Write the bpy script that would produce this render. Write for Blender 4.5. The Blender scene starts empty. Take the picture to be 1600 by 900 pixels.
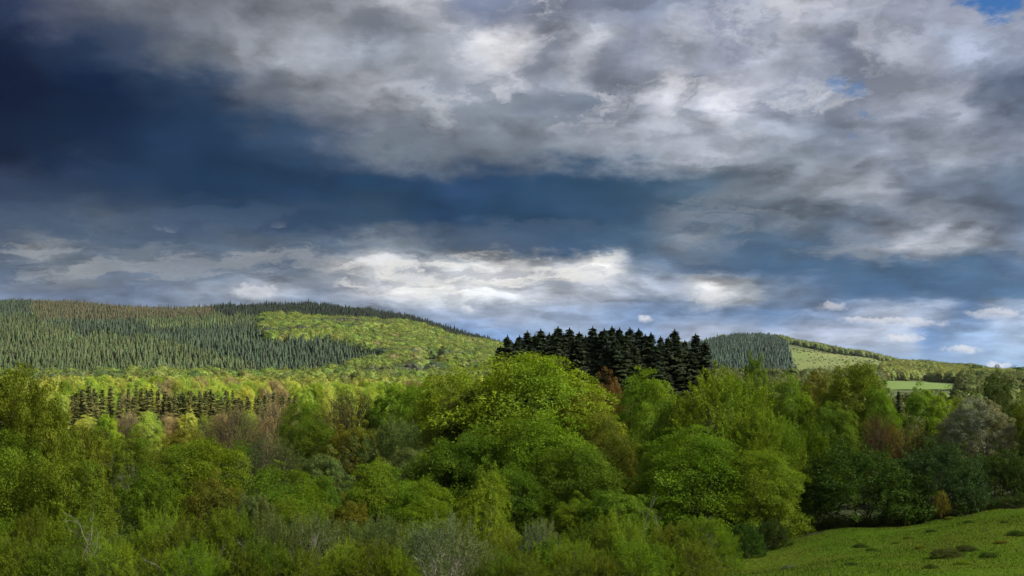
import bpy, math, random, zlib
import numpy as np
from mathutils import Vector, Matrix, Euler

scene = bpy.context.scene
COL = scene.collection
R = math.radians
F = 1556.0            # focal length in pixels of a 1600 px wide frame
HZ = 590.0            # pixel row of the true horizon

# ------------------------------------------------------------------ camera
cam_data = bpy.data.cameras.new("camera")
cam_data.sensor_width = 36.0
cam_data.lens = 36.0 * F / 1600.0
cam_data.shift_y = (HZ - 450.0) / 1600.0
cam_data.clip_start = 0.5
cam_data.clip_end = 40000.0
cam = bpy.data.objects.new("camera", cam_data)
cam.rotation_euler = (R(90), 0, 0)
COL.objects.link(cam)
scene.camera = cam

# ------------------------------------------------------------------ exposure
EXPOSURE = 1.35
scene.view_settings.view_transform = 'Standard'
scene.view_settings.look = 'None'
scene.view_settings.exposure = EXPOSURE
scene.view_settings.gamma = 1.0
scene.view_settings.use_curve_mapping = False
scene.cycles.max_bounces = 6
scene.cycles.diffuse_bounces = 3
scene.cycles.transparent_max_bounces = 8
scene.cycles.transmission_bounces = 3
scene.cycles.volume_bounces = 0
scene.cycles.use_denoising = True

# ------------------------------------------------------------------ sun
SUN_AZ = R(102)       # from +Y clockwise: to the right and a little behind
SUN_EL = R(39)
SUN_STRENGTH = 5.0
sun_vec = Vector((math.sin(SUN_AZ) * math.cos(SUN_EL), math.cos(SUN_AZ) * math.cos(SUN_EL), math.sin(SUN_EL)))
sl = bpy.data.lights.new("sun", 'SUN')
sl.energy = SUN_STRENGTH
sl.angle = R(0.55)
sl.color = (1.0, 0.93, 0.80)
so = bpy.data.objects.new("sun", sl)
so.rotation_euler = sun_vec.to_track_quat('Z', 'Y').to_euler()
so.location = (60, -60, 80)
COL.objects.link(so)


# ------------------------------------------------------------------ node helper
class NT:
    def __init__(self, tree):
        self.t = tree
        self.n = tree.nodes
        self.l = tree.links

    def new(self, typ, **kw):
        nd = self.n.new(typ)
        for k, v in kw.items():
            setattr(nd, k, v)
        return nd

    def put(self, sock, v):
        if hasattr(v, 'is_linked') or isinstance(v, bpy.types.NodeSocket):
            self.l.new(v, sock)
        else:
            sock.default_value = v

    def m(self, op, a, b=None, c=None, clamp=False):
        nd = self.new('ShaderNodeMath', operation=op, use_clamp=clamp)
        self.put(nd.inputs[0], a)
        if b is not None:
            self.put(nd.inputs[1], b)
        if c is not None:
            self.put(nd.inputs[2], c)
        return nd.outputs[0]

    def vm(self, op, a, b=None, s=None):
        nd = self.new('ShaderNodeVectorMath', operation=op)
        self.put(nd.inputs[0], a)
        if b is not None:
            self.put(nd.inputs[1], b)
        if s is not None:
            self.put(nd.inputs['Scale'], s)
        return nd.outputs[0]

    def comb(self, x, y, z=0.0):
        nd = self.new('ShaderNodeCombineXYZ')
        for s, v in zip(nd.inputs, (x, y, z)):
            self.put(s, v)
        return nd.outputs[0]

    def sep(self, v):
        nd = self.new('ShaderNodeSeparateXYZ')
        self.put(nd.inputs[0], v)
        return nd.outputs

    def mix(self, f, a, b, blend='MIX', clamp=True):
        nd = self.new('ShaderNodeMix', data_type='RGBA', blend_type=blend, clamp_factor=clamp)
        self.put(nd.inputs[0], f)
        self.put(nd.inputs[6], a if not isinstance(a, tuple) else tuple(a) + (1.0,) * (4 - len(a)))
        self.put(nd.inputs[7], b if not isinstance(b, tuple) else tuple(b) + (1.0,) * (4 - len(b)))
        return nd.outputs[2]

    def noise(self, vec, scale, detail=5.0, rough=0.55, color=False, dist=0.0, lac=2.0, dim='3D'):
        nd = self.new('ShaderNodeTexNoise', noise_dimensions=dim)
        if vec is not None:
            self.put(nd.inputs['Vector'], vec)
        nd.inputs['Scale'].default_value = scale
        nd.inputs['Detail'].default_value = detail
        nd.inputs['Roughness'].default_value = rough
        nd.inputs['Distortion'].default_value = dist
        nd.inputs['Lacunarity'].default_value = lac
        return nd.outputs[1 if color else 0]

    def maprange(self, v, a, b, c=0.0, d=1.0, smooth=True):
        nd = self.new('ShaderNodeMapRange', interpolation_type='SMOOTHSTEP' if smooth else 'LINEAR')
        self.put(nd.inputs[0], v)
        for i, q in enumerate((a, b, c, d)):
            nd.inputs[i + 1].default_value = q
        return nd.outputs[0]


def lin(c):
    return tuple((x / 255 / 12.92) if x <= 10.3 else ((x / 255 + 0.055) / 1.055) ** 2.4 for x in c)


# ------------------------------------------------------------------ world: cloudy sky over a Nishita sky
def build_world():
    w = bpy.data.worlds.new("World")
    scene.world = w
    w.use_nodes = True
    T = NT(w.node_tree)
    T.n.clear()
    SKY_BG = 0.1                                    # background strength
    g = T.new('ShaderNodeTexCoord').outputs['Generated']
    x, y, z = T.sep(g)
    # direction -> position on a cloud deck overhead, for the texture of the clouds
    zc = T.m('MAXIMUM', z, 0.0)
    k = T.m('DIVIDE', 1.0, T.m('ADD', zc, 0.24))
    P = T.comb(T.m('MULTIPLY', x, k), T.m('MULTIPLY', y, k), 0.0)
    # layout of light and dark cloud banks over the northern half of the sky
    yc = T.m('MAXIMUM', y, 0.35)
    u = T.m('MULTIPLY_ADD', T.m('DIVIDE', x, yc), F, 800.0)
    v = T.m('MULTIPLY_ADD', T.m('DIVIDE', zc, yc), -F, HZ)
    wc = T.noise(P, 2.2, 2.0, 0.5, color=True, dim='2D')
    wx, wy, wz = T.sep(T.vm('SUBTRACT', wc, (0.5, 0.5, 0.5)))
    wf = T.noise(P, 6.5, 6.0, 0.62, color=True, dim='2D')
    fx, fy, fz = T.sep(T.vm('SUBTRACT', wf, (0.5, 0.5, 0.5)))
    # rag of the cloud edges is coarser high up than near the horizon
    hi = T.maprange(v, 560.0, 120.0, 0.25, 1.0)
    u2 = T.m('ADD', u, T.m('MULTIPLY', hi, T.m('MULTIPLY_ADD', wx, 120.0, T.m('MULTIPLY', fx, 150.0))))
    v2 = T.m('ADD', v, T.m('MULTIPLY', hi, T.m('MULTIPLY_ADD', wy, 70.0, T.m('MULTIPLY', fy, 105.0))))
    U0, U1 = -300.0, 1900.0
    fac = T.m('DIVIDE', T.m('SUBTRACT', u2, U0), U1 - U0, clamp=True)
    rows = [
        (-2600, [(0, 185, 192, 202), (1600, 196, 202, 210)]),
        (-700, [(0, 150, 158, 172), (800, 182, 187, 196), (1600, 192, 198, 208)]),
        (-200, [(-200, 45, 58, 85), (200, 110, 118, 130), (800, 135, 142, 158), (1600, 150, 158, 176)]),
        (0, [(-200, 40, 52, 80), (0, 45, 58, 85), (100, 85, 92, 112), (200, 112, 118, 130), (400, 130, 135, 147), (550, 160, 165, 175), (650, 180, 182, 190),
             (740, 112, 122, 146), (850, 130, 138, 158), (1000, 128, 138, 160), (1100, 140, 150, 172), (1240, 182, 185, 196), (1350, 165, 170, 188), (1480, 165, 170, 188), (1600, 160, 168, 186)]),
        (75, [(0, 25, 38, 65), (100, 40, 55, 82), (200, 62, 76, 100), (300, 100, 108, 120), (400, 140, 145, 155), (500, 150, 155, 165), (600, 138, 146, 158), (700, 160, 165, 175),
              (765, 198, 198, 202), (850, 150, 155, 170), (912, 208, 212, 222), (980, 150, 157, 175), (1060, 188, 193, 207), (1130, 165, 170, 188), (1240, 172, 177, 190), (1300, 142, 150, 170), (1400, 160, 165, 180), (1500, 150, 160, 180), (1600, 150, 158, 178)]),
        (150, [(0, 18, 32, 58), (150, 22, 40, 68), (300, 45, 65, 92), (400, 95, 102, 115), (500, 135, 140, 150), (600, 158, 161, 170), (700, 142, 148, 159), (800, 128, 136, 149), (900, 118, 129, 146), (1000, 145, 152, 168),
               (1055, 205, 207, 216), (1092, 126, 135, 153), (1150, 212, 214, 224), (1220, 150, 158, 175), (1335, 165, 172, 188), (1420, 166, 171, 186), (1490, 155, 160, 176), (1540, 98, 110, 131), (1600, 102, 115, 138)]),
        (225, [(0, 20, 36, 62), (150, 26, 46, 75), (300, 36, 60, 90), (450, 52, 75, 102), (530, 75, 90, 112), (600, 110, 120, 132), (700, 112, 122, 135), (800, 118, 128, 140), (900, 132, 139, 151), (1000, 152, 158, 169), (1100, 168, 173, 184),
               (1200, 150, 158, 172), (1300, 122, 133, 150), (1400, 142, 150, 166), (1500, 152, 160, 173), (1600, 140, 148, 165)]),
        (285, [(0, 52, 67, 94), (100, 48, 66, 94), (200, 38, 60, 90), (300, 30, 56, 86), (450, 36, 63, 94), (600, 38, 68, 99), (750, 42, 70, 104), (900, 48, 78, 107), (1000, 58, 86, 111), (1100, 80, 102, 122), (1200, 122, 133, 146), (1330, 158, 164, 174), (1450, 108, 119, 138), (1600, 100, 115, 135)]),
        (338, [(0, 70, 86, 108), (150, 80, 94, 113), (300, 62, 82, 108), (450, 42, 69, 100), (600, 52, 76, 101), (700, 40, 70, 104), (800, 43, 73, 104), (950, 52, 80, 109), (1100, 75, 98, 120), (1250, 108, 120, 136), (1340, 98, 112, 132), (1400, 120, 130, 146), (1480, 135, 143, 157), (1600, 95, 110, 132)]),
        (382, [(0, 92, 106, 126), (50, 142, 148, 154), (120, 88, 103, 122), (250, 78, 96, 117), (400, 85, 100, 118), (520, 92, 109, 129), (620, 118, 129, 142), (720, 80, 98, 120), (900, 62, 88, 117), (1000, 68, 94, 120), (1090, 118, 131, 146), (1160, 80, 104, 128), (1250, 80, 104, 129), (1350, 120, 132, 149), (1420, 172, 176, 184), (1500, 158, 165, 175), (1600, 115, 128, 148)]),
        (418, [(0, 96, 111, 131), (120, 132, 140, 148), (200, 95, 112, 132), (300, 93, 110, 130), (450, 112, 126, 143), (530, 170, 175, 182), (600, 205, 206, 208), (640, 165, 172, 182), (700, 200, 204, 207), (800, 222, 222, 221), (870, 182, 187, 194), (950, 228, 227, 224), (1000, 112, 130, 152), (1100, 86, 109, 136), (1200, 66, 96, 129), (1350, 73, 103, 134), (1500, 78, 108, 139), (1600, 88, 113, 144)]),
        (455, [(0, 105, 120, 145), (200, 108, 123, 147), (330, 132, 144, 161), (410, 158, 165, 177), (500, 135, 148, 168), (570, 180, 185, 195), (640, 228, 228, 224), (750, 215, 218, 220), (850, 194, 200, 210), (950, 180, 188, 202), (1040, 160, 171, 189), (1110, 215, 216, 217), (1140, 190, 196, 203), (1200, 118, 137, 162), (1350, 72, 106, 144), (1500, 76, 108, 144), (1600, 85, 118, 152)]),
        (490, [(0, 118, 133, 160), (400, 125, 142, 168), (600, 128, 147, 175), (700, 152, 167, 192), (800, 167, 180, 202), (900, 148, 166, 194), (1000, 118, 143, 179), (1100, 128, 150, 181), (1200, 106, 135, 173), (1300, 132, 152, 184), (1400, 182, 192, 210), (1460, 170, 183, 206), (1510, 112, 143, 186), (1560, 170, 185, 208), (1600, 165, 182, 208)]),
        (525, [(0, 120, 145, 185), (780, 122, 152, 194), (900, 155, 175, 204), (1000, 135, 160, 198), (1100, 175, 188, 211), (1250, 178, 190, 213), (1330, 185, 196, 217), (1410, 178, 192, 215), (1450, 118, 153, 200), (1530, 150, 178, 214), (1600, 165, 188, 216)]),
        (585, [(0, 130, 165, 210), (800, 135, 168, 212), (1600, 148, 180, 217)]),
    ]
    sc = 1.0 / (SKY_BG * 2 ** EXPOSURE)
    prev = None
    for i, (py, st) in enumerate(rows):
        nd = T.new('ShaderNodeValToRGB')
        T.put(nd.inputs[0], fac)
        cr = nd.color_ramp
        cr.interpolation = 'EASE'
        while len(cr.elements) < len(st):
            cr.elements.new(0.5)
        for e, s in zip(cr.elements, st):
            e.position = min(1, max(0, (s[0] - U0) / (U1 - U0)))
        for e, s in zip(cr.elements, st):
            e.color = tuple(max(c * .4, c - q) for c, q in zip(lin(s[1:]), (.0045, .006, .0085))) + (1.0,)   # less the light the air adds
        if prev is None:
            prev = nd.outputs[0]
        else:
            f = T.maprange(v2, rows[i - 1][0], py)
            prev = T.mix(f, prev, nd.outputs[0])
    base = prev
    # billows: heaped texture with a lit and a shaded side
    def heap(q):
        n = T.noise(q, 2.7, 6.0, 0.54, dim='2D')
        vo = T.new('ShaderNodeTexVoronoi', feature='SMOOTH_F1', voronoi_dimensions='2D')
        T.put(vo.inputs['Vector'], T.vm('ADD', q, T.vm('SCALE', wf, s=0.22)))
        vo.inputs['Scale'].default_value = 3.4
        vo.inputs['Detail'].default_value = 2.0
        vo.inputs['Roughness'].default_value = 0.55
        vo.inputs['Smoothness'].default_value = 0.35
        return n, T.m('SUBTRACT', T.m('MULTIPLY', n, 1.25), T.m('MULTIPLY', vo.outputs['Distance'], 0.42))
    n1, h1 = heap(P)
    n2, h2 = heap(T.vm('ADD', P, (0.05, -0.055, 0.0)))
    rel = T.m('SUBTRACT', h1, h2)
    bulk = T.maprange(n1, 0.38, 0.64, -0.09, 0.13)
    lum = T.sep(base)[1]
    edge = T.maprange(lum, 0.05, 0.30, 0.35, 1.0)
    mod = T.m('ADD', bulk, T.m('MULTIPLY', rel, 1.35))
    # ragged sheets with a crisp sunlit rim that darkens inwards
    wv = T.vm('SCALE', T.vm('SUBTRACT', wf, (0.5, 0.5, 0.5)), s=0.14)
    for (off, scl, amt) in ((3.7, 2.3, 0.20), (9.1, 4.6, 0.09)):
        sh = T.noise(T.vm('ADD', T.vm('ADD', P, wv), (off, off * 1.7, 0.0)), scl, 4.0, 0.52, dim='2D')
        rim = T.m('MULTIPLY', T.maprange(sh, 0.475, 0.535), T.maprange(sh, 0.50, 0.72, 1.0, -0.45))
        mod = T.m('MULTIPLY_ADD', T.m('SUBTRACT', rim, 0.30), amt, mod)
    amp = T.m('MULTIPLY', T.maprange(v, 585.0, 440.0, 0.35, 1.0), edge)
    mod = T.m('MAXIMUM', T.m('MULTIPLY_ADD', amp, mod, 1.0), 0.55)
    cloud = T.vm('SCALE', base, s=mod)
    cloud = T.vm('SCALE', cloud, s=sc)
    # torn scraps: dark scud before the bright banks, lit fragments along the breaks
    Pw = T.vm('ADD', P, T.vm('SCALE', T.vm('SUBTRACT', wf, (0.5, 0.5, 0.5)), s=0.26))
    for (off, scl, stretch, lo, hi_, box, colr, am) in [
            (2.3, 3.3, 1.0, .48, .68, (850, 1060, 1800, 2200, -400, -200, 190, 270), (112, 122, 142), .5),
            (5.9, 5.0, 1.0, .54, .72, (820, 960, 1330, 1480, -300, -100, 150, 215), (222, 224, 231), .42),
            (8.4, 3.0, 1.9, .52, .70, (480, 560, 930, 1010, 385, 415, 455, 485), (238, 237, 234), .7),
            (1.2, 2.0, 2.6, .47, .65, (-300, -200, 420, 620, 280, 330, 420, 450), (58, 78, 104), .42),
            (7.1, 2.2, 2.6, .51, .70, (-300, -200, 420, 600, 330, 380, 440, 465), (146, 151, 158), .42),
            (4.4, 2.4, 2.4, .50, .70, (1000, 1080, 1800, 2000, 270, 330, 400, 450), (156, 163, 173), .48),
            (3.1, 1.7, 4.5, .53, .64, (-400, -300, 500, 640, 345, 372, 430, 455), (158, 163, 168), .55),
            (9.7, 1.9, 4.5, .52, .62, (-400, -300, 900, 1150, 300, 345, 395, 430), (72, 92, 117), .5),
            (5.2, 6.0, 1.8, .47, .64, (470, 540, 960, 1060, 395, 425, 465, 500), (152, 162, 178), .5),
            (2.7, 6.5, 1.8, .52, .72, (490, 560, 950, 1000, 385, 405, 440, 470), (246, 244, 238), .75),
            (7.7, 4.5, 1.3, .46, .66, (400, 640, 1900, 2200, -400, -300, 190, 270), (126, 134, 152), .36),
            (0.9, 6.0, 1.2, .53, .76, (560, 760, 1300, 1420, -300, -200, 160, 230), (228, 229, 235), .6),
            (6.6, 2.0, 2.6, .47, .65, (930, 1050, 1800, 2000, 330, 400, 480, 520), (78, 106, 138), .42)]:
        Q = T.vm('MULTIPLY', T.vm('ADD', Pw, (off, off * 1.3, 0.0)), (1.0, stretch * .62 + .38, 1.0))
        nn = T.noise(Q, scl, 5.0, 0.60, dim='2D')
        f = T.m('MULTIPLY', T.maprange(nn, lo, hi_), am)
        f = T.m('MULTIPLY', f, T.m('MULTIPLY', T.maprange(u, box[0], box[1]), T.maprange(u, box[2], box[3], 1.0, 0.0)))
        f = T.m('MULTIPLY', f, T.m('MULTIPLY', T.maprange(v, box[4], box[5]), T.maprange(v, box[6], box[7], 1.0, 0.0)))
        tone = T.maprange(nn, lo, lo + .2, 1.06, .9)
        cloud = T.mix(f, cloud, T.vm('SCALE', tuple(q * sc for q in lin(colr)), s=tone))
    # small fair-weather puffs low over the horizon
    pn = T.noise(T.comb(T.m('DIVIDE', u, 26.0), T.m('DIVIDE', v, 17.0)), 1.0, 4.0, 0.62, color=True, dim='2D')
    gx_, gy_, gz_ = T.sep(T.vm('SUBTRACT', pn, (0.5, 0.5, 0.5)))
    for (pu, pv, ru, rv, br) in [(730, 486, 15, 7, .8), (1008, 498, 14, 7, .8), (1412, 528, 30, 7, .75), (1375, 501, 70, 6, .6), (1505, 547, 28, 8, .8), (1558, 571, 20, 8, .8), (1300, 479, 22, 8, .5), 
                                 (1440, 506, 40, 6, .5), (1555, 490, 45, 8, .5), (1150, 546, 55, 6, .4), (400, 456, 34, 14, .5), (590, 405, 40, 10, .6), (1110, 463, 26, 16, .55), (930, 430, 40, 14, .5), (640, 460, 60, 14, .5)]:
        du = T.m('DIVIDE', T.m('SUBTRACT', T.m('MULTIPLY_ADD', gx_, ru * 1.5, u), pu), ru)
        dv = T.m('DIVIDE', T.m('SUBTRACT', T.m('MULTIPLY_ADD', gy_, rv * 2.6, v), pv), rv)
        r2 = T.m('ADD', T.m('MULTIPLY', du, du), T.m('MULTIPLY', dv, dv))
        r2 = T.m('MULTIPLY_ADD', gz_, 1.8, r2)
        # crisp lit top, base melting into the air
        f = T.m('MULTIPLY', T.m('MULTIPLY', T.maprange(r2, 1.3, 0.2, 0.0, 1.0), T.maprange(dv, 1.0, -0.5, 0.25, 1.0)), br)
        c = tuple(q * sc for q in lin((228, 229, 233)))
        cloud = T.mix(f, cloud, c)
    # openings to the blue sky behind
    sky = T.new('ShaderNodeTexSky', sky_type='NISHITA')
    sky.sun_disc = False
    sky.sun_elevation = SUN_EL
    sky.sun_rotation = SUN_AZ
    sky.altitude = 500.0
    sky.air_density = 1.0
    sky.dust_density = 0.3
    sky.ozone_density = 3.0
    cover = None
    for (pu, pv, ru, rv, lo_) in [(1338, 172, 46, 40, .42), (1552, -4, 105, 52, 0.0)]:
        du = T.m('DIVIDE', T.m('SUBTRACT', u, pu), ru)
        dv = T.m('DIVIDE', T.m('SUBTRACT', v, pv), rv)
        r2 = T.m('ADD', T.m('MULTIPLY', du, du), T.m('MULTIPLY', dv, dv))
        q = T.m('ADD', r2, T.m('MULTIPLY', T.m('ADD', fx, fz), 4.5))
        f = T.maprange(q, -0.1, 1.0, lo_, 1.0)
        cover = f if cover is None else T.m('MULTIPLY', cover, f)
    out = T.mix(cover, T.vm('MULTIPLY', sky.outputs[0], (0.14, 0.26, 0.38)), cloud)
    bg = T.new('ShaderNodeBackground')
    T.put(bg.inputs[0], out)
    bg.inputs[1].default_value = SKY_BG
    ow = T.new('ShaderNodeOutputWorld')
    T.l.new(bg.outputs[0], ow.inputs[0])
    w.cycles.sampling_method = 'MANUAL'
    w.cycles.sample_map_resolution = 512


build_world()


# ------------------------------------------------------------------ terrain height
def smooth(t):
    t = np.clip(t, 0, 1)
    return t * t * (3 - 2 * t)


NR_Y = np.array([0, 20, 35, 50, 70, 95, 130, 200, 300, 450, 600, 800.0])
NR_P = np.array([0, 600, 1000, 1150, 1350, 1600.0])
NR_Z = np.array([
    [-1.7, -6, -10, -14, -17.5, -19.5, -20.5, -22, -24, -25, -16, -8],
    [-1.7, -6, -10, -14, -17, -19.5, -20.5, -22, -24, -25, -17, -8],
    [-1.7, -5.5, -9, -12.5, -16, -18.5, -19, -18, -20, -20, -15, -8],
    [-1.7, -5, -8, -10.8, -13.8, -16.3, -17, -17, -18, -17, -13, -8],
    [-1.7, -5, -8, -10.3, -12.6, -14.2, -15.5, -16, -17, -15, -11, -8],
    [-1.7, -5, -8, -10.1, -11.6, -12.3, -14, -15, -16, -14, -11, -8]])
# hills: pixel column, foot distance, foot height, ridge distance, ridge height
HL = np.array([
    (-300, 800, -8, 2100, 158), (0, 800, -8, 2050, 151), (100, 800, -8, 2050, 146), (180, 800, -8, 2000, 136), (280, 800, -8, 2000, 130), (400, 800, -8, 2000, 135), (480, 800, -8, 2000, 138),
    (560, 800, -8, 2000, 127), (640, 800, -8, 2000, 111), (700, 800, -8, 2000, 88), (760, 800, -8, 2000, 66), (820, 850, -8, 2000, 46), (900, 900, -8, 2100, 25), (1000, 1000, -8, 2400, 50),
    (1060, 1200, -6, 2600, 78), (1100, 1400, -4, 2600, 87), (1160, 1400, -4, 2600, 104), (1200, 1400, -4, 2600, 102), (1240, 1400, -4, 2600, 89), (1300, 1300, -4, 2600, 64),
    (1400, 1200, -5, 2600, 36), (1500, 1100, -6, 2600, 18), (1560, 1000, -7, 2600, 6), (1640, 1000, -7, 2600, 2), (1900, 1000, -7, 2600, 10)], float)


def near_z(P, Y):
    Y = np.clip(Y, 0, 800)
    rows = np.stack([np.interp(Y, NR_Y, r) for r in NR_Z])
    i = np.clip(np.searchsorted(NR_P, P) - 1, 0, len(NR_P) - 2)
    t = smooth((P - NR_P[i]) / (NR_P[i + 1] - NR_P[i]))
    j = np.arange(len(P))
    return rows[i, j] * (1 - t) + rows[i + 1, j] * t


def terrain(X, Y):
    X = np.atleast_1d(np.asarray(X, float))
    Y = np.atleast_1d(np.asarray(Y, float))
    X, Y = np.broadcast_arrays(X, Y)
    sh = X.shape
    X = X.ravel()
    Y = Y.ravel()
    P = 800 + F * X / np.maximum(Y, 30)
    z = sum(near_z(P, np.maximum(Y, 0) * k) for k in (0.94, 0.98, 1.02, 1.06)) / 4
    z = np.where(Y < 0, -1.7 - Y * 0.06, z)
    yb, zb, yr, zr = (np.interp(P, HL[:, 0], HL[:, c]) for c in (1, 2, 3, 4))
    s = (Y - yb) / (yr - yb)
    g = np.clip(s, 0, 1)
    g = g * (1.22 - 0.22 * g)
    zz = zb + (zr - zb) * g
    s2 = smooth((Y - yr) / 1600)
    zz = zz * (1 - s2) + s2 * -6
    z = np.where(Y > 800, zz, z)
    z = z + 0.25 * np.sin(X * 0.21 + 1.3 * np.sin(Y * .13)) * np.sin(Y * 0.17 + X * .05) * np.clip(Y / 60, 0.1, 1)
    far = np.clip((Y - 700) / 600, 0, 1)
    z = z + far * (3.0 * np.sin(X * 0.021 + 2) * np.sin(Y * 0.013) + 1.6 * np.sin(X * .047 - Y * .031))
    return z.reshape(sh)


def tz(x, y):
    return float(terrain(x, y)[0])


# ------------------------------------------------------------------ mesh helpers
def mesh_np(name, verts, faces, attrs=None, colors=None, smooth_=False):
    """faces: (n, k) int array with k corners each, or a list of such arrays"""
    me = bpy.data.meshes.new(name)
    fl = faces if isinstance(faces, list) else [faces]
    fl = [np.asarray(f, np.int32) for f in fl if len(f)]
    nv = len(verts)
    loops = np.concatenate([f.ravel() for f in fl])
    tot = np.concatenate([np.full(len(f), f.shape[1], np.int32) for f in fl])
    start = np.concatenate([[0], np.cumsum(tot)[:-1]]).astype(np.int32)
    me.vertices.add(nv)
    me.vertices.foreach_set('co', np.asarray(verts, np.float32).ravel())
    me.loops.add(len(loops))
    me.loops.foreach_set('vertex_index', loops)
    me.polygons.add(len(tot))
    me.polygons.foreach_set('loop_start', start)
    me.polygons.foreach_set('loop_total', tot)
    if smooth_:
        me.polygons.foreach_set('use_smooth', np.ones(len(tot), bool))
    for k, a in (attrs or {}).items():
        at = me.attributes.new(k, 'FLOAT', 'POINT')
        at.data.foreach_set('value', np.asarray(a, np.float32))
    for k, a in (colors or {}).items():
        at = me.attributes.new(k, 'FLOAT_COLOR', 'POINT')
        a = np.asarray(a, np.float32)
        if a.shape[1] == 3:
            a = np.concatenate([a, np.ones((len(a), 1), np.float32)], 1)
        at.data.foreach_set('color', a.ravel())
    me.update(calc_edges=True)
    me.validate()
    return me


def link(name, me, mat=None, parent=None):
    if mat is not None and len(me.materials) == 0:
        me.materials.append(mat)
    o = bpy.data.objects.new(name, me)
    COL.objects.link(o)
    if parent is not None:
        o.parent = parent
    return o


def unit(v):
    return v / np.maximum(np.linalg.norm(v, axis=-1, keepdims=True), 1e-9)


def tube(path, radii, sides=6):
    path = np.asarray(path, float)
    radii = np.asarray(radii, float)
    n = len(path)
    d = unit(np.gradient(path, axis=0))
    ref = np.where(np.abs(d[:, 2:3]) > 0.9, np.array([[1., 0, 0]]), np.array([[0, 0, 1.]]))
    a = unit(np.cross(d, ref))
    b = np.cross(d, a)
    th = np.arange(sides) * 2 * np.pi / sides
    v = path[:, None] + radii[:, None, None] * (np.cos(th)[None, :, None] * a[:, None] + np.sin(th)[None, :, None] * b[:, None])
    f = []
    for i in range(n - 1):
        for j in range(sides):
            k = (j + 1) % sides
            f.append((i * sides + j, i * sides + k, (i + 1) * sides + k, (i + 1) * sides + j))
    return v.reshape(-1, 3), np.array(f)


class Bag:
    def __init__(self):
        self.v, self.f, self.a, self.n = [], [], [], 0

    def add(self, v, f, a=None):
        self.v.append(np.asarray(v, float))
        self.f.append(np.asarray(f) + self.n)
        self.a.append(np.zeros(len(v)) if a is None else np.asarray(a))
        self.n += len(v)

    def mesh(self, name, smooth_=False):
        quads = [f for f in self.f if f.shape[1] == 4]
        tris = [f for f in self.f if f.shape[1] == 3]
        fl = ([np.concatenate(quads)] if quads else []) + ([np.concatenate(tris)] if tris else [])
        return mesh_np(name, np.concatenate(self.v), fl, {'v': np.concatenate(self.a)}, smooth_=smooth_)


def leaves(c, d, n, l, w, rng, fold=0.25):
    """rhombus leaves: centres c, long direction d, normal n, lengths l, widths w"""
    d = unit(d)
    b = unit(np.cross(n, d))
    n = np.cross(d, b)
    l = l[:, None]
    w = w[:, None]
    p0 = c - d * l * .5
    p1 = c + b * w * .5 + d * l * .08 + n * w * fold
    p2 = c + d * l * .5
    p3 = c - b * w * .5 + d * l * .08 + n * w * fold
    v = np.stack([p0, p1, p2, p3], 1).reshape(-1, 3)
    f = np.arange(len(c) * 4).reshape(-1, 4)
    return v, f


# ------------------------------------------------------------------ materials
def mat_leaf(name, source, trans=0.28, noise_scale=2.5, hv=0.5):
    m = bpy.data.materials.new(name)
    m.use_nodes = True
    T = NT(m.node_tree)
    T.n.clear()
    if source == 'object':
        base = T.new('ShaderNodeObjectInfo').outputs['Color']
    else:
        base = T.new('ShaderNodeAttribute', attribute_type='INSTANCER', attribute_name='tint').outputs['Color']
    va = T.new('ShaderNodeAttribute', attribute_name='v').outputs['Fac']
    oc = T.new('ShaderNodeTexCoord').outputs['Object']
    ns = T.noise(oc, noise_scale, 3.0, 0.6)
    # each leaf and each spray has its own age: paler and yellower or deeper green
    val = T.m('ADD', T.m('MULTIPLY_ADD', va, hv * 1.1, 1.0 - hv * .55), T.m('MULTIPLY', T.m('SUBTRACT', ns, 0.5), 0.9))
    val = T.m('MAXIMUM', val, 0.35)
    col = T.vm('SCALE', base, s=val)
    ns2 = T.noise(T.vm('ADD', oc, (7.3, 1.1, 4.7)), noise_scale * 0.8, 2.0, 0.5)
    col = T.mix(T.maprange(ns2, 0.48, 0.72, 0.0, 0.55), col, T.vm('MULTIPLY', col, (1.28, 1.10, 0.85)))
    col = T.mix(T.maprange(ns2, 0.48, 0.30, 0.0, 0.55), col, T.vm('MULTIPLY', col, (0.70, 0.90, 1.10)))
    df = T.new('ShaderNodeBsdfPrincipled')
    T.put(df.inputs['Base Color'], col)
    df.inputs['Roughness'].default_value = 0.62
    df.inputs['Specular IOR Level'].default_value = 0.07
    tr = T.new('ShaderNodeBsdfTranslucent')
    T.put(tr.inputs[0], T.vm('MULTIPLY', col, (1.25, 1.3, 0.6)))
    mx = T.new('ShaderNodeMixShader')
    mx.inputs[0].default_value = trans
    T.l.new(df.outputs[0], mx.inputs[1])
    T.l.new(tr.outputs[0], mx.inputs[2])
    o = T.new('ShaderNodeOutputMaterial')
    T.l.new(mx.outputs[0], o.inputs[0])
    return m


def mat_simple(name, build, rough=0.9, spec=0.1):
    m = bpy.data.materials.new(name)
    m.use_nodes = True
    T = NT(m.node_tree)
    T.n.clear()
    df = T.new('ShaderNodeBsdfPrincipled')
    df.inputs['Roughness'].default_value = rough
    df.inputs['Specular IOR Level'].default_value = spec
    c = build(T, df)
    T.put(df.inputs['Base Color'], c)
    o = T.new('ShaderNodeOutputMaterial')
    T.l.new(df.outputs[0], o.inputs[0])
    return m


M_LEAF = mat_leaf("leaf", 'object', 0.32)
M_NEEDLE = mat_leaf("needle", 'object', 0.10, 4.0, 0.6)
M_FARLEAF = mat_leaf("far_leaf", 'instancer', 0.25, 1.5, 0.4)
M_FARNEEDLE = mat_leaf("far_needle", 'instancer', 0.08, 1.5, 0.5)


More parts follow.
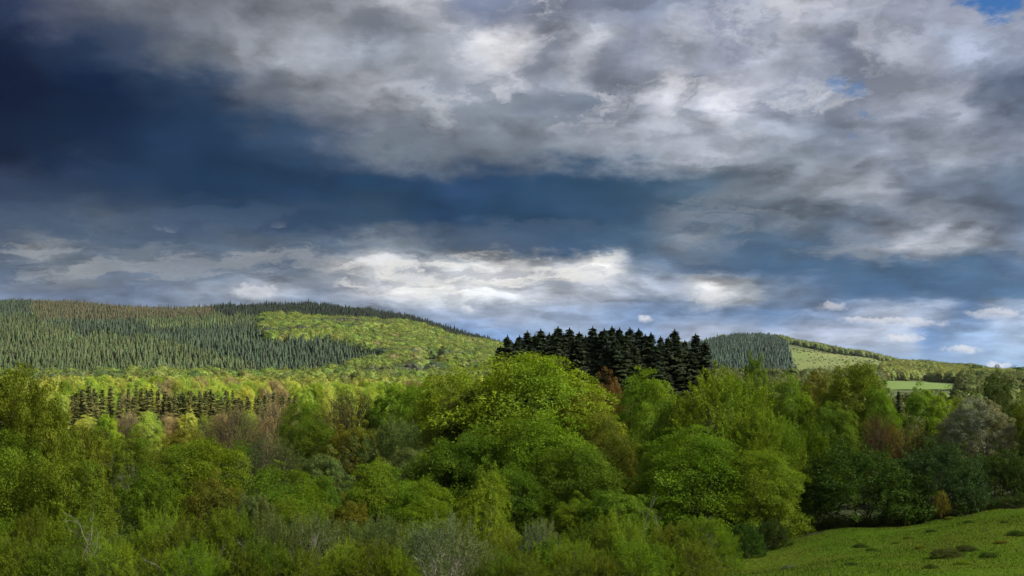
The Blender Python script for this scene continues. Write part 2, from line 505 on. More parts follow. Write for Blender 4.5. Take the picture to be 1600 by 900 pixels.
def bark_build(T, df):
    oc = T.new('ShaderNodeTexCoord').outputs['Object']
    n = T.noise(T.vm('MULTIPLY', oc, (1, 1, .3)), 30.0, 5.0, 0.6)
    col = T.new('ShaderNodeObjectInfo').outputs['Color']
    return T.vm('SCALE', col, s=T.maprange(n, 0.3, 0.7, 0.55, 1.35))


M_BARK = mat_simple("bark", bark_build)


def ground_build(T, df):
    p = T.new('ShaderNodeTexCoord').outputs['Object']
    a = T.new('ShaderNodeAttribute', attribute_name='cover').outputs['Color']
    n = T.noise(p, 0.35, 6.0, 0.65)
    n2 = T.noise(p, 0.02, 5.0, 0.6)
    c = T.vm('SCALE', a, s=T.maprange(n, 0.3, 0.7, 0.65, 1.35))
    return T.vm('SCALE', c, s=T.maprange(n2, 0.3, 0.7, 0.75, 1.25))


M_GROUND = mat_simple("ground", ground_build)


def meadow_build(T, df):
    p = T.new('ShaderNodeTexCoord').outputs['Object']
    n = T.noise(p, 0.09, 5.0, 0.6)
    n2 = T.noise(p, 0.6, 6.0, 0.65)
    n3 = T.noise(p, 5.0, 4.0, 0.7)
    c = T.mix(T.maprange(n, 0.35, 0.65), (0.046, 0.092, 0.006), (0.070, 0.102, 0.010))
    c = T.mix(T.maprange(n2, 0.52, 0.72, 0, 0.8), c, (0.082, 0.086, 0.020))
    c = T.mix(T.maprange(n2, 0.46, 0.30, 0, 0.7), c, (0.045, 0.075, 0.012))
    c = T.vm('SCALE', c, s=T.maprange(n3, 0.3, 0.7, 0.7, 1.3))
    b = T.new('ShaderNodeBump')
    b.inputs['Strength'].default_value = 0.8
    b.inputs['Distance'].default_value = 0.15
    T.put(b.inputs['Height'], T.noise(p, 3.0, 6.0, 0.7))
    T.l.new(b.outputs[0], df.inputs['Normal'])
    return c


M_MEADOW = mat_simple("meadow", meadow_build, 1.0, 0.0)


def farfield_build(T, df):
    p = T.new('ShaderNodeTexCoord').outputs['Object']
    n = T.noise(p, 0.03, 5.0, 0.6)
    return T.mix(n, (0.066, 0.110, 0.028), (0.090, 0.130, 0.036))


M_FARFIELD = mat_simple("pasture", farfield_build)


def clear_build(T, df):
    p = T.new('ShaderNodeTexCoord').outputs['Object']
    x, y, z = T.sep(p)
    n = T.noise(p, 0.012, 6.0, 0.65)
    n2 = T.noise(p, 0.08, 5.0, 0.7)
    c = T.mix(T.maprange(n, 0.35, 0.65), (0.074, 0.100, 0.029), (0.100, 0.110, 0.036))
    return T.mix(T.maprange(n2, 0.5, 0.7, 0, .8), c, (0.062, 0.082, 0.026))


M_CLEAR = mat_simple("felled_ground", clear_build)

# ------------------------------------------------------------------ ground sheet
gy = np.concatenate([np.linspace(-600, -20, 24), np.linspace(-15, 30, 22), np.linspace(32, 180, 100), np.geomspace(184, 780, 90), np.geomspace(790, 3000, 110), np.geomspace(3100, 9500, 20)])
gs = np.linspace(-1, 1, 181)
GX = []
verts = []
for yv in gy:
    half = 90 + max(yv, 0) * 0.95 + (600 if yv < -30 else 0)
    half = min(half, 9000)
    verts.append(np.stack([gs * half, np.full_like(gs, yv), np.zeros_like(gs)], 1))
GV = np.stack(verts)
GV[:, :, 2] = terrain(GV[:, :, 0], GV[:, :, 1])
nr, nc = GV.shape[:2]
ii, jj = np.meshgrid(np.arange(nr - 1), np.arange(nc - 1), indexing='ij')
q = (ii * nc + jj).ravel()
gf = np.stack([q, q + 1, q + nc + 1, q + nc], 1)
gv = GV.reshape(-1, 3)
cov = np.tile(np.array([[0.030, 0.036, 0.014]]), (len(gv), 1))
cov[gv[:, 1] > 300] = (0.045, 0.06, 0.02)
cov[gv[:, 1] > 3200] = (0.07, 0.10, 0.05)
GROUND = link("ground", mesh_np("ground", gv, gf, colors={'cover': cov}, smooth_=True), M_GROUND)
GROUND['kind'] = 'structure'


def inpoly(px, py, poly):
    px = np.asarray(px)
    py = np.asarray(py)
    ins = np.zeros(px.shape, bool)
    n = len(poly)
    j = n - 1
    for i in range(n):
        xi, yi = poly[i]
        xj, yj = poly[j]
        c = ((yi > py) != (yj > py)) & (px < (xj - xi) * (py - yi) / (yj - yi + 1e-12) + xi)
        ins ^= c
        j = i
    return ins


def drape(name, X0, X1, Y0, Y1, nx, ny, inside, off, mat):
    xs = np.linspace(X0, X1, nx)
    ys = np.linspace(Y0, Y1, ny)
    XX, YY = np.meshgrid(xs, ys)
    ZZ = terrain(XX, YY) + off
    keep = inside(XX, YY, ZZ)
    idx = np.arange(nx * ny).reshape(ny, nx)
    fk = keep[:-1, :-1] & keep[1:, :-1] & keep[:-1, 1:] & keep[1:, 1:]
    f = np.stack([idx[:-1, :-1], idx[:-1, 1:], idx[1:, 1:], idx[1:, :-1]], -1)[fk]
    used, inv = np.unique(f, return_inverse=True)
    v = np.stack([XX, YY, ZZ], -1).reshape(-1, 3)[used]
    o = link(name, mesh_np(name, v, inv.reshape(-1, 4), smooth_=True), mat)
    o['kind'] = 'structure'
    return o


def scr(X, Y, Z):
    Yc = np.maximum(Y, 1)
    return 800 + F * X / Yc, HZ - F * Z / Yc


def edge_y(X):
    """far edge of the front pasture"""
    return np.interp(X, [10, 16, 22, 32, 42, 50, 60, 90], [62, 78, 90, 93, 94, 94, 95, 100]) + 0.6 * np.sin(X * 1.3) + .4 * np.sin(X * 2.9)


def in_field(X, Y):
    left = np.interp(Y, [0, 20, 40, 60, 75, 90], [2, 4.5, 8.2, 12.6, 15.5, 20]) + 0.3 * np.sin(Y * 1.1)
    return (X > left) & (Y < edge_y(X)) & (Y > 1)


drape("meadow", 0, 90, 1, 104, 200, 220, lambda X, Y, Z: in_field(X, Y), 0.06, M_MEADOW)
FARFIELD = [(1375, 594), (1440, 596), (1500, 602), (1500, 609), (1375, 609)]
drape("pasture", 250, 560, 500, 1500, 120, 160, lambda X, Y, Z: inpoly(*scr(X, Y, Z), FARFIELD), 0.5, M_FARFIELD)
CLEARP = [(1228, 540), (1260, 547), (1330, 556), (1430, 566), (1530, 580), (1560, 585), (1600, 586), (1600, 592), (1400, 592), (1230, 596), (1236, 570)]
drape("felled_slope", 400, 1500, 1050, 2660, 200, 260, lambda X, Y, Z: inpoly(*scr(X, Y, Z), CLEARP) & (Y < 2580), 0.9, M_CLEAR)
drape("clearing", -180, -60, 800, 1500, 80, 140, lambda X, Y, Z: inpoly(*scr(X, Y, Z), [(652, 562), (690, 562), (696, 590), (652, 590)]), 0.6, M_FARFIELD)


# ------------------------------------------------------------------ crowns
def fib_dirs(n, rng):
    d = rng.normal(size=(n, 3))
    return unit(d)


def clump_points(rng, lobes, n, depth=0.35, zmin=-0.55, inner=0.12):
    L = np.array(lobes, float)
    area = (L[:, 3] * L[:, 4] + L[:, 3] * L[:, 5] + L[:, 4] * L[:, 5])
    pts, outs = [], []
    while sum(map(len, pts)) < n:
        k = rng.choice(len(L), size=n * 2, p=area / area.sum())
        d = fib_dirs(n * 2, rng)
        ok = d[:, 2] > zmin - 0.3 * rng.random(n * 2)
        r = 1 - depth * rng.random(n * 2) ** 1.6
        p = L[k, :3] + d * L[k, 3:] * r[:, None]
        rel = np.linalg.norm((p[:, None] - L[None, :, :3]) / L[None, :, 3:], axis=2)
        rel[np.arange(len(k)), k] = 9
        ok &= (rel.min(1) > 0.78) | (rng.random(n * 2) < inner)
        o = unit(d / L[k, 3:])
        pts.append(p[ok])
        outs.append(o[ok])
    return np.concatenate(pts)[:n], np.concatenate(outs)[:n]


UP = np.array([0, 0, 1.0])


def crown_mesh(name, seed, lobes, style, n_cl, n_lf, cs, ls, zmin=-0.55, depth=0.35, aspect=0.62):
    rng = np.random.default_rng(seed)
    P, O = clump_points(rng, lobes, n_cl, depth, zmin)
    n_cl = len(P)
    sz = cs * (0.45 + 1.0 * rng.random(n_cl) ** 1.3)
    P = P + O * (cs * (0.6 if style == 'shelf' else 0.85) * np.clip(rng.normal(size=(n_cl, 1)), -.6, 1.7))
    cnt = np.maximum(4, (n_lf * (sz / cs) ** 1.6 * (0.7 + 0.6 * rng.random(n_cl))).astype(int))
    k = np.repeat(np.arange(n_cl), cnt)
    N = len(k)
    p, o, s = P[k], O[k], sz[k][:, None]
    jit = rng.normal(size=(N, 3))
    if style == 'shelf':
        ax = unit(UP * 0.8 + O * 0.55 + 0.22 * rng.normal(size=(n_cl, 3)))[k]
        t1 = unit(np.cross(ax, O[k] + 0.01))
        t2 = np.cross(ax, t1)
        rr = np.sqrt(rng.random(N))[:, None]
        th = (rng.random(N) * 2 * np.pi)[:, None]
        rad = t1 * np.cos(th) + t2 * np.sin(th)
        c = p + s * (rad * rr * 1.15 + ax * (0.16 * rng.normal(size=(N, 1)) - 0.30 * rr ** 2))
        d = rad * 0.8 + o * 0.5 - UP * 0.25 + 0.45 * jit
        n = ax + 0.42 * rng.normal(size=(N, 3))
    elif style == 'puff':
        dd = fib_dirs(N, rng)
        dd = unit(dd + 0.5 * o + 0.25 * UP)
        rr = (0.45 + 0.55 * rng.random(N)[:, None] ** 0.6)
        c = p + s * dd * rr * np.array([1, 1, 0.8])
        n = dd + 0.45 * UP + 0.5 * rng.normal(size=(N, 3))
        d = np.cross(n, jit) - UP * 0.2
    elif style in ('plume', 'droop', 'mixed'):
        if style == 'mixed':
            ax = unit(O * 0.9 + UP * 0.45 + 0.5 * rng.normal(size=(n_cl, 3)))[k]
        elif style == 'plume':
            ax = unit(O * 0.65 + UP * 0.95 + 0.28 * rng.normal(size=(n_cl, 3)))[k]
        else:
            ax = unit(O * 0.55 - UP * 0.55 + 0.25 * rng.normal(size=(n_cl, 3)))[k]
        u = rng.random(N)[:, None]
        c = p + s * (ax * (u - 0.45) * 2.6 + 0.42 * (1.05 - u * 0.85) * jit)
        d = ax + 0.5 * rng.normal(size=(N, 3))
        n = o + 0.4 * UP + 0.75 * rng.normal(size=(N, 3))
    l = ls * (0.55 + 0.6 * rng.random(N) + 0.5 * (rng.random(N) > .9))
    v, f = leaves(c, d, n, l, l * aspect * (0.8 + 0.4 * rng.random(N)), rng)
    va = np.clip(np.repeat(rng.random(n_cl), cnt) * 0.66 + rng.random(N) * 0.34, 0, 1)
    return mesh_np(name, v, f, {'v': np.repeat(va, 4)}), P, O


def trunk_mesh(name, seed, P, O, top, r0, n_limb=14, stems=1, twigs=0, low=0.12):
    rng = np.random.default_rng(seed + 77)
    B = Bag()
    for sidx in range(stems):
        lean = rng.normal(size=2) * (0.02 if stems == 1 else 0.12)
        zt = top * (0.85 + 0.15 * rng.random())
        zz = np.linspace(0, 1, 9)
        w = np.cumsum(rng.normal(size=(9, 2)) * 0.008, 0)
        path = np.stack([lean[0] * zz + w[:, 0] + (0.03 * math.cos(sidx * 2.4) if stems > 1 else 0), lean[1] * zz + w[:, 1] + (0.03 * math.sin(sidx * 2.4) if stems > 1 else 0), -0.04 + zz * (zt + .04)], 1)
        rad = r0 * (1 - 0.88 * zz) * (1 + 0.5 * np.exp(-zz * 22))
        if stems > 1:
            rad = rad * 0.6
        v, f = tube(path, rad, 8)
        B.add(v, f)
        ids = rng.choice(len(P), size=min(len(P), n_limb), replace=False)
        for i in ids:
            t = np.clip((P[i, 2] / zt) * (0.35 + 0.35 * rng.random()), low, 0.92)
            a = np.array([np.interp(t, zz, path[:, c]) for c in range(3)])
            e = P[i]
            mid = a * 0.5 + e * 0.5 + np.array([0, 0, 0.10 * np.linalg.norm(e - a)])
            tt = np.linspace(0, 1, 6)[:, None]
            pp = a * (1 - tt) ** 2 + mid * 2 * tt * (1 - tt) + e * tt ** 2
            pp[1:-1] += rng.normal(size=(4, 3)) * 0.008
            v, f = tube(pp, np.linspace(np.interp(t, zz, rad) * 0.62, r0 * 0.05, 6), 5)
            B.add(v, f)
    if twigs:
        ids = rng.integers(0, len(P), size=twigs)
        for i in ids:
            e = P[i] + O[i] * 0.03 + rng.normal(size=3) * 0.02
            a = P[i] * np.array([.6, .6, .8]) + rng.normal(size=3) * 0.03
            mid = (a + e) / 2 + rng.normal(size=3) * 0.02 + np.array([0, 0, .02])
            v, f = tube(np.array([a, mid, e + np.array([0, 0, .03])]), [r0 * .10, r0 * .07, r0 * .03], 3)
            B.add(v, f)
    return B.mesh(name, True)


def lobes_dome(rng, w, z0, z1, n, lob=0.45, flat=1.0, core=0.40):
    """a dome crown: one big lobe and n smaller ones over it"""
    h = z1 - z0
    L = [(0, 0, z0 + h * 0.45, w * core, w * core, h * 0.47)]
    for i in range(n):
        a = 2.399 * i + rng.random() * 0.7
        t = (i + 0.5) / n
        zc = z0 + h * (0.10 + 0.72 * t)
        rr = w * 0.5 * math.sqrt(max(0.02, 1 - (0.1 + 0.9 * t) ** 2.2)) * 0.66
        s = w * lob * 0.5 * (0.8 + 0.45 * rng.random())
        L.append((rr * math.cos(a), rr * math.sin(a), zc, s, s, min(s * flat * 0.9, (z1 - zc) * 1.02 + 0.02)))
    return L


def lobes_tall(rng, w, z0, z1, n):
    h = z1 - z0
    L = []
    for i in range(n):
        t = (i + 0.4) / n
        a = rng.random() * 6.28
        prof = math.sin(math.pi * min(1, 0.18 + 0.80 * t)) ** 0.7
        rr = w * 0.5 * prof * 0.42
        s = w * 0.5 * prof * 0.75 + 0.02
        L.append((rr * math.cos(a), rr * math.sin(a), z0 + h * (0.10 + 0.80 * t), s, s, s * 1.05))
    return L


PROTO = {}


def add_proto(key, seed, w, lobes_fn, style, n_cl, n_lf, cs, ls, top=0.8, r0=0.022, stems=1, twigs=0, limb=14, leafmat=None, zmin=-0.55, depth=0.35, aspect=.62):
    rng = random.Random(seed)
    L = lobes_fn(rng)
    cm, P, O = crown_mesh("crown_" + key, seed, L, style, n_cl, n_lf, cs, ls, zmin, depth, aspect)
    tm = trunk_mesh("trunk_" + key, seed, P, O, top, r0, limb, stems, twigs)
    cm.materials.append(leafmat or M_LEAF)
    tm.materials.append(M_BARK)
    co = np.empty(len(cm.vertices) * 3, np.float32)
    cm.vertices.foreach_get('co', co)
    co = co.reshape(-1, 3)
    wid = np.percentile(co[:, 0], 98.5) - np.percentile(co[:, 0], 1.5)
    hei = np.percentile(co[:, 2], 99.75)
    PROTO[key] = (cm, tm, wid, hei)


for k in range(5):
    add_proto('beech%d' % k, 10 + k, .8, lambda r: lobes_dome(r, .82, .08, 1.0, 15, .42), 'shelf', 480, 190, .068, .0122, depth=.36, zmin=-.8)
add_proto('dome0', 18, .8, lambda r: lobes_dome(r, .86, .04, 1.0, 24, .28, 1.0, .45), 'shelf', 640, 180, .060, .0110, depth=.30, zmin=-.8)
for k in range(4):
    add_proto('oak%d' % k, 30 + k, .8, lambda r: lobes_dome(r, .78, .12, 1.0, 18, .36), 'puff', 460, 160, .057, .0125, depth=.44)
for k in range(2):
    add_proto('tall%d' % k, 50 + k, .5, lambda r: lobes_tall(r, .55, .08, 1.0, 11), 'puff', 400, 135, .048, .0122, depth=.44)
for k in range(2):
    add_proto('plume%d' % k, 60 + k, .7, lambda r: lobes_dome(r, .72, .08, .97, 15, .40), 'plume', 800, 105, .042, .0128, aspect=.42, depth=.38)
for k in range(2):
    add_proto('birch%d' % k, 70 + k, .5, lambda r: lobes_tall(r, .52, .06, .98, 9), 'droop', 1100, 62, .034, .0108, r0=.014, aspect=.5)
for k in range(5):
    add_proto('willow%d' % k, 80 + k, 1.0, lambda r: lobes_dome(r, 1.15, .02, .95, 22, .30), 'mixed', 950, 100, .048, .0130, top=.62, r0=.018, stems=4, twigs=260, zmin=-.35, aspect=.45, depth=.5)
for k in range(2):
    add_proto('bare%d' % k, 90 + k, .8, lambda r: lobes_dome(r, .85, .15, 1.0, 14, .40), 'plume', 800, 22, .042, .015, r0=.018, twigs=900, limb=26, aspect=.5)
for k in range(3):
    add_proto('bush%d' % k, 100 + k, 1.0, lambda r: lobes_dome(r, 1.3, .0, 1.0, 20, .36), 'mixed', 620, 85, .072, .022, top=.6, r0=.02, stems=3, zmin=-.2, depth=.45)


def spruce_mesh(name, seed, w, levels, nb, seg, ls, ragged=0.25, z0=0.05, taper=0.7):
    rng = np.random.default_rng(seed)
    C, D, N, LL, WW, VA = [], [], [], [], [], []
    for i in range(levels):
        t = i / (levels - 1)
        h = z0 + (0.985 - z0) * (t ** 0.92) + rng.normal() * 0.006 * (1 - t)
        Rr = w * 0.5 * ((1 - t) ** taper) * (0.72 + .28 * min(1, t * 5 + .4)) + 0.006
        a0 = rng.random() * 6.28
        n = max(4, int(nb * (0.55 + 0.45 * (1 - t))))
        for j in range(n):
            a = a0 + j * 6.283 / n + rng.normal() * 0.3
            hb = h + rng.uniform(-.5, .5) * 1.6 / levels + rng.normal() * .012 * (1 - t)
            r = Rr * (1 - ragged + 2 * ragged * rng.random() * 0.8)
            out = np.array([math.cos(a), math.sin(a), 0])
            sag = 0.50 * (1 - t) - 0.22 * t ** 2 + 0.12 * rng.normal()
            va = rng.random()
            for s in range(seg):
                u = (s + 0.55) / seg
                zz = hb + 0.03 * (1 - t) - sag * r * u ** 1.1 + 0.16 * r * u ** 3
                p = out * r * u + np.array([0, 0, zz])
                width = ls * (1.15 - 0.6 * u) * (0.8 + .4 * rng.random())
                side = np.array([-out[1], out[0], 0])
                for q in (-1, 1):
                    C.append(p + side * q * width * 0.38 + rng.normal(size=3) * ls * .12)
                    D.append(out * 0.8 + side * q * (0.75) + np.array([0, 0, -0.38]) + rng.normal(size=3) * .15)
                    N.append(UP + out * 0.5 + rng.normal(size=3) * .35)
                    LL.append(width * 1.5)
                    WW.append(width * .62)
                    VA.append(va * .6 + .4 * rng.random())
    for q in range(3):
        C.append(np.array([0, 0, 0.985]))
        a = q * 2.1
        D.append(UP)
        N.append(np.array([math.cos(a), math.sin(a), 0]))
        LL.append(0.07)
        WW.append(0.012)
        VA.append(.5)
    v, f = leaves(np.array(C), np.array(D), np.array(N), np.array(LL), np.array(WW), rng, 0.15)
    return mesh_np(name, v, f, {'v': np.repeat(np.array(VA), 4)})


def pole_mesh(name, seed, r0, dead=24):
    rng = np.random.default_rng(seed)
    B = Bag()
    z = np.linspace(-.03, .96, 8)
    v, f = tube(np.stack([0 * z, 0 * z, z], 1), r0 * (1 - 0.9 * np.linspace(0, 1, 8)), 7)
    B.add(v, f)
    for i in range(dead):
        a = rng.random() * 6.28
        h = .06 + .5 * rng.random()
        L = .05 + .05 * rng.random()
        o = np.array([math.cos(a), math.sin(a), 0])
        v, f = tube(np.array([[0, 0, h], o * L * .5 + [0, 0, h + .005], o * L + [0, 0, h - .01]]), [r0 * .22, r0 * .15, r0 * .06], 3)
        B.add(v, f)
    return B.mesh(name, True)


def add_spruce(key, seed, w, levels, nb, seg, ls, ragged=.25, z0=.05, taper=.7):
    cm = spruce_mesh("crown_" + key, seed, w, levels, nb, seg, ls, ragged, z0, taper)
    cm.materials.append(M_NEEDLE)
    tm = pole_mesh("trunk_" + key, seed, .012)
    tm.materials.append(M_BARK)
    co = np.empty(len(cm.vertices) * 3, np.float32)
    cm.vertices.foreach_get('co', co)
    co = co.reshape(-1, 3)
    PROTO[key] = (cm, tm, np.percentile(co[:, 0], 99) - np.percentile(co[:, 0], 1), 1.0)


for k in range(4):
    add_spruce('fir%d' % k, 200 + k, .40, 74, 8, 9, .0165, .26, .06, .86)
for k in range(4):
    add_spruce('spruce%d' % k, 220 + k, .34, 30, 9, 5, .030, .42, .03)

# ------------------------------------------------------------------ things: trees
C_ = {   # leaf colours (linear albedo)
    'fresh': (.114, .180, .009), 'green': (.084, .138, .009), 'deep': (.045, .088, .012), 'olive': (.102, .136, .009), 'yellow': (.158, .205, .011),
    'brown': (.105, .100, .022), 'red': (.105, .068, .021), 'bronze': (.125, .132, .013), 'grey': (.125, .165, .065), 'greygreen': (.100, .135, .036),
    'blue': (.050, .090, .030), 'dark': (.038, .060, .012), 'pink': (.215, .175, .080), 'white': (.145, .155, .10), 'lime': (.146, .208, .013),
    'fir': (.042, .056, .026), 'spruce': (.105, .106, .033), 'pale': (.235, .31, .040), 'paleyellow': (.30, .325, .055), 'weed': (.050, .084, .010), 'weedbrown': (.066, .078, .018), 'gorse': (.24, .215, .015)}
BARKC = {'brown': (.075, .058, .042), 'grey': (.17, .155, .135), 'pale': (.34, .31, .27), 'dark': (.045, .036, .028)}
# members of a rank that stand wholly behind others, by rank and number from the left: left out
HIDDEN = {'firs': (3, 7, 12, 18, 23, 26, 32, 37, 41), 'pale1': (22,)}


def place(proto, x, y, width, height, color, label, cat, name, group=None, bark='brown', rot=None, sink=0.15):
    cm, tm, pw, ph = PROTO[proto]
    RNG = random.Random(zlib.crc32(('%s %.3f %.3f' % (proto, x, y)).encode()))
    r = bpy.data.objects.new(name, None)
    r.empty_display_size = 0.5
    COL.objects.link(r)
    r.location = (x, y, tz(x, y) - sink)
    r.rotation_euler = (0, 0, RNG.random() * 6.283 if rot is None else rot)
    sxy = width / pw
    r.scale = (sxy, sxy, height / ph)
    r['label'] = label
    r['category'] = cat
    if group:
        r['group'] = group
    c = bpy.data.objects.new('crown', cm)
    t = bpy.data.objects.new('trunk', tm)
    for o in (c, t):
        COL.objects.link(o)
        o.parent = r
    base = C_[color] if isinstance(color, str) else color
    k = RNG.uniform(.9, 1.12)
    c.color = tuple(min(1, b * k * RNG.uniform(.95, 1.05)) for b in base) + (1,)
    t.color = BARKC[bark] + (1,)
    return r


def place_px(proto, px, top, wpx, Y, color, label, cat='tree', name='broadleaf_tree', group=None, bark='brown'):
    x = (px - 800) / F * Y
    zt = (HZ - top) / F * Y
    h = zt - tz(x, Y) + 0.15
    return place(proto, x, Y, wpx / F * Y, h, color, label, cat, name, group, bark)


ONES = 'zeroth first second third fourth fifth sixth seventh eighth ninth tenth eleventh twelfth thirteenth fourteenth fifteenth sixteenth seventeenth eighteenth nineteenth'.split()
TENS = {2: 'twent', 3: 'thirt', 4: 'fort', 5: 'fift', 6: 'sixt', 7: 'sevent', 8: 'eight', 9: 'ninet'}


def ordinal(n):
    if n < 20:
        return ONES[n]
    if n >= 100:
        return 'hundredth' if n == 100 else 'hundred-and-' + ordinal(n - 100)
    t, o = divmod(n, 10)
    return TENS[t] + 'ieth' if o == 0 else TENS[t] + 'y-' + ONES[o]


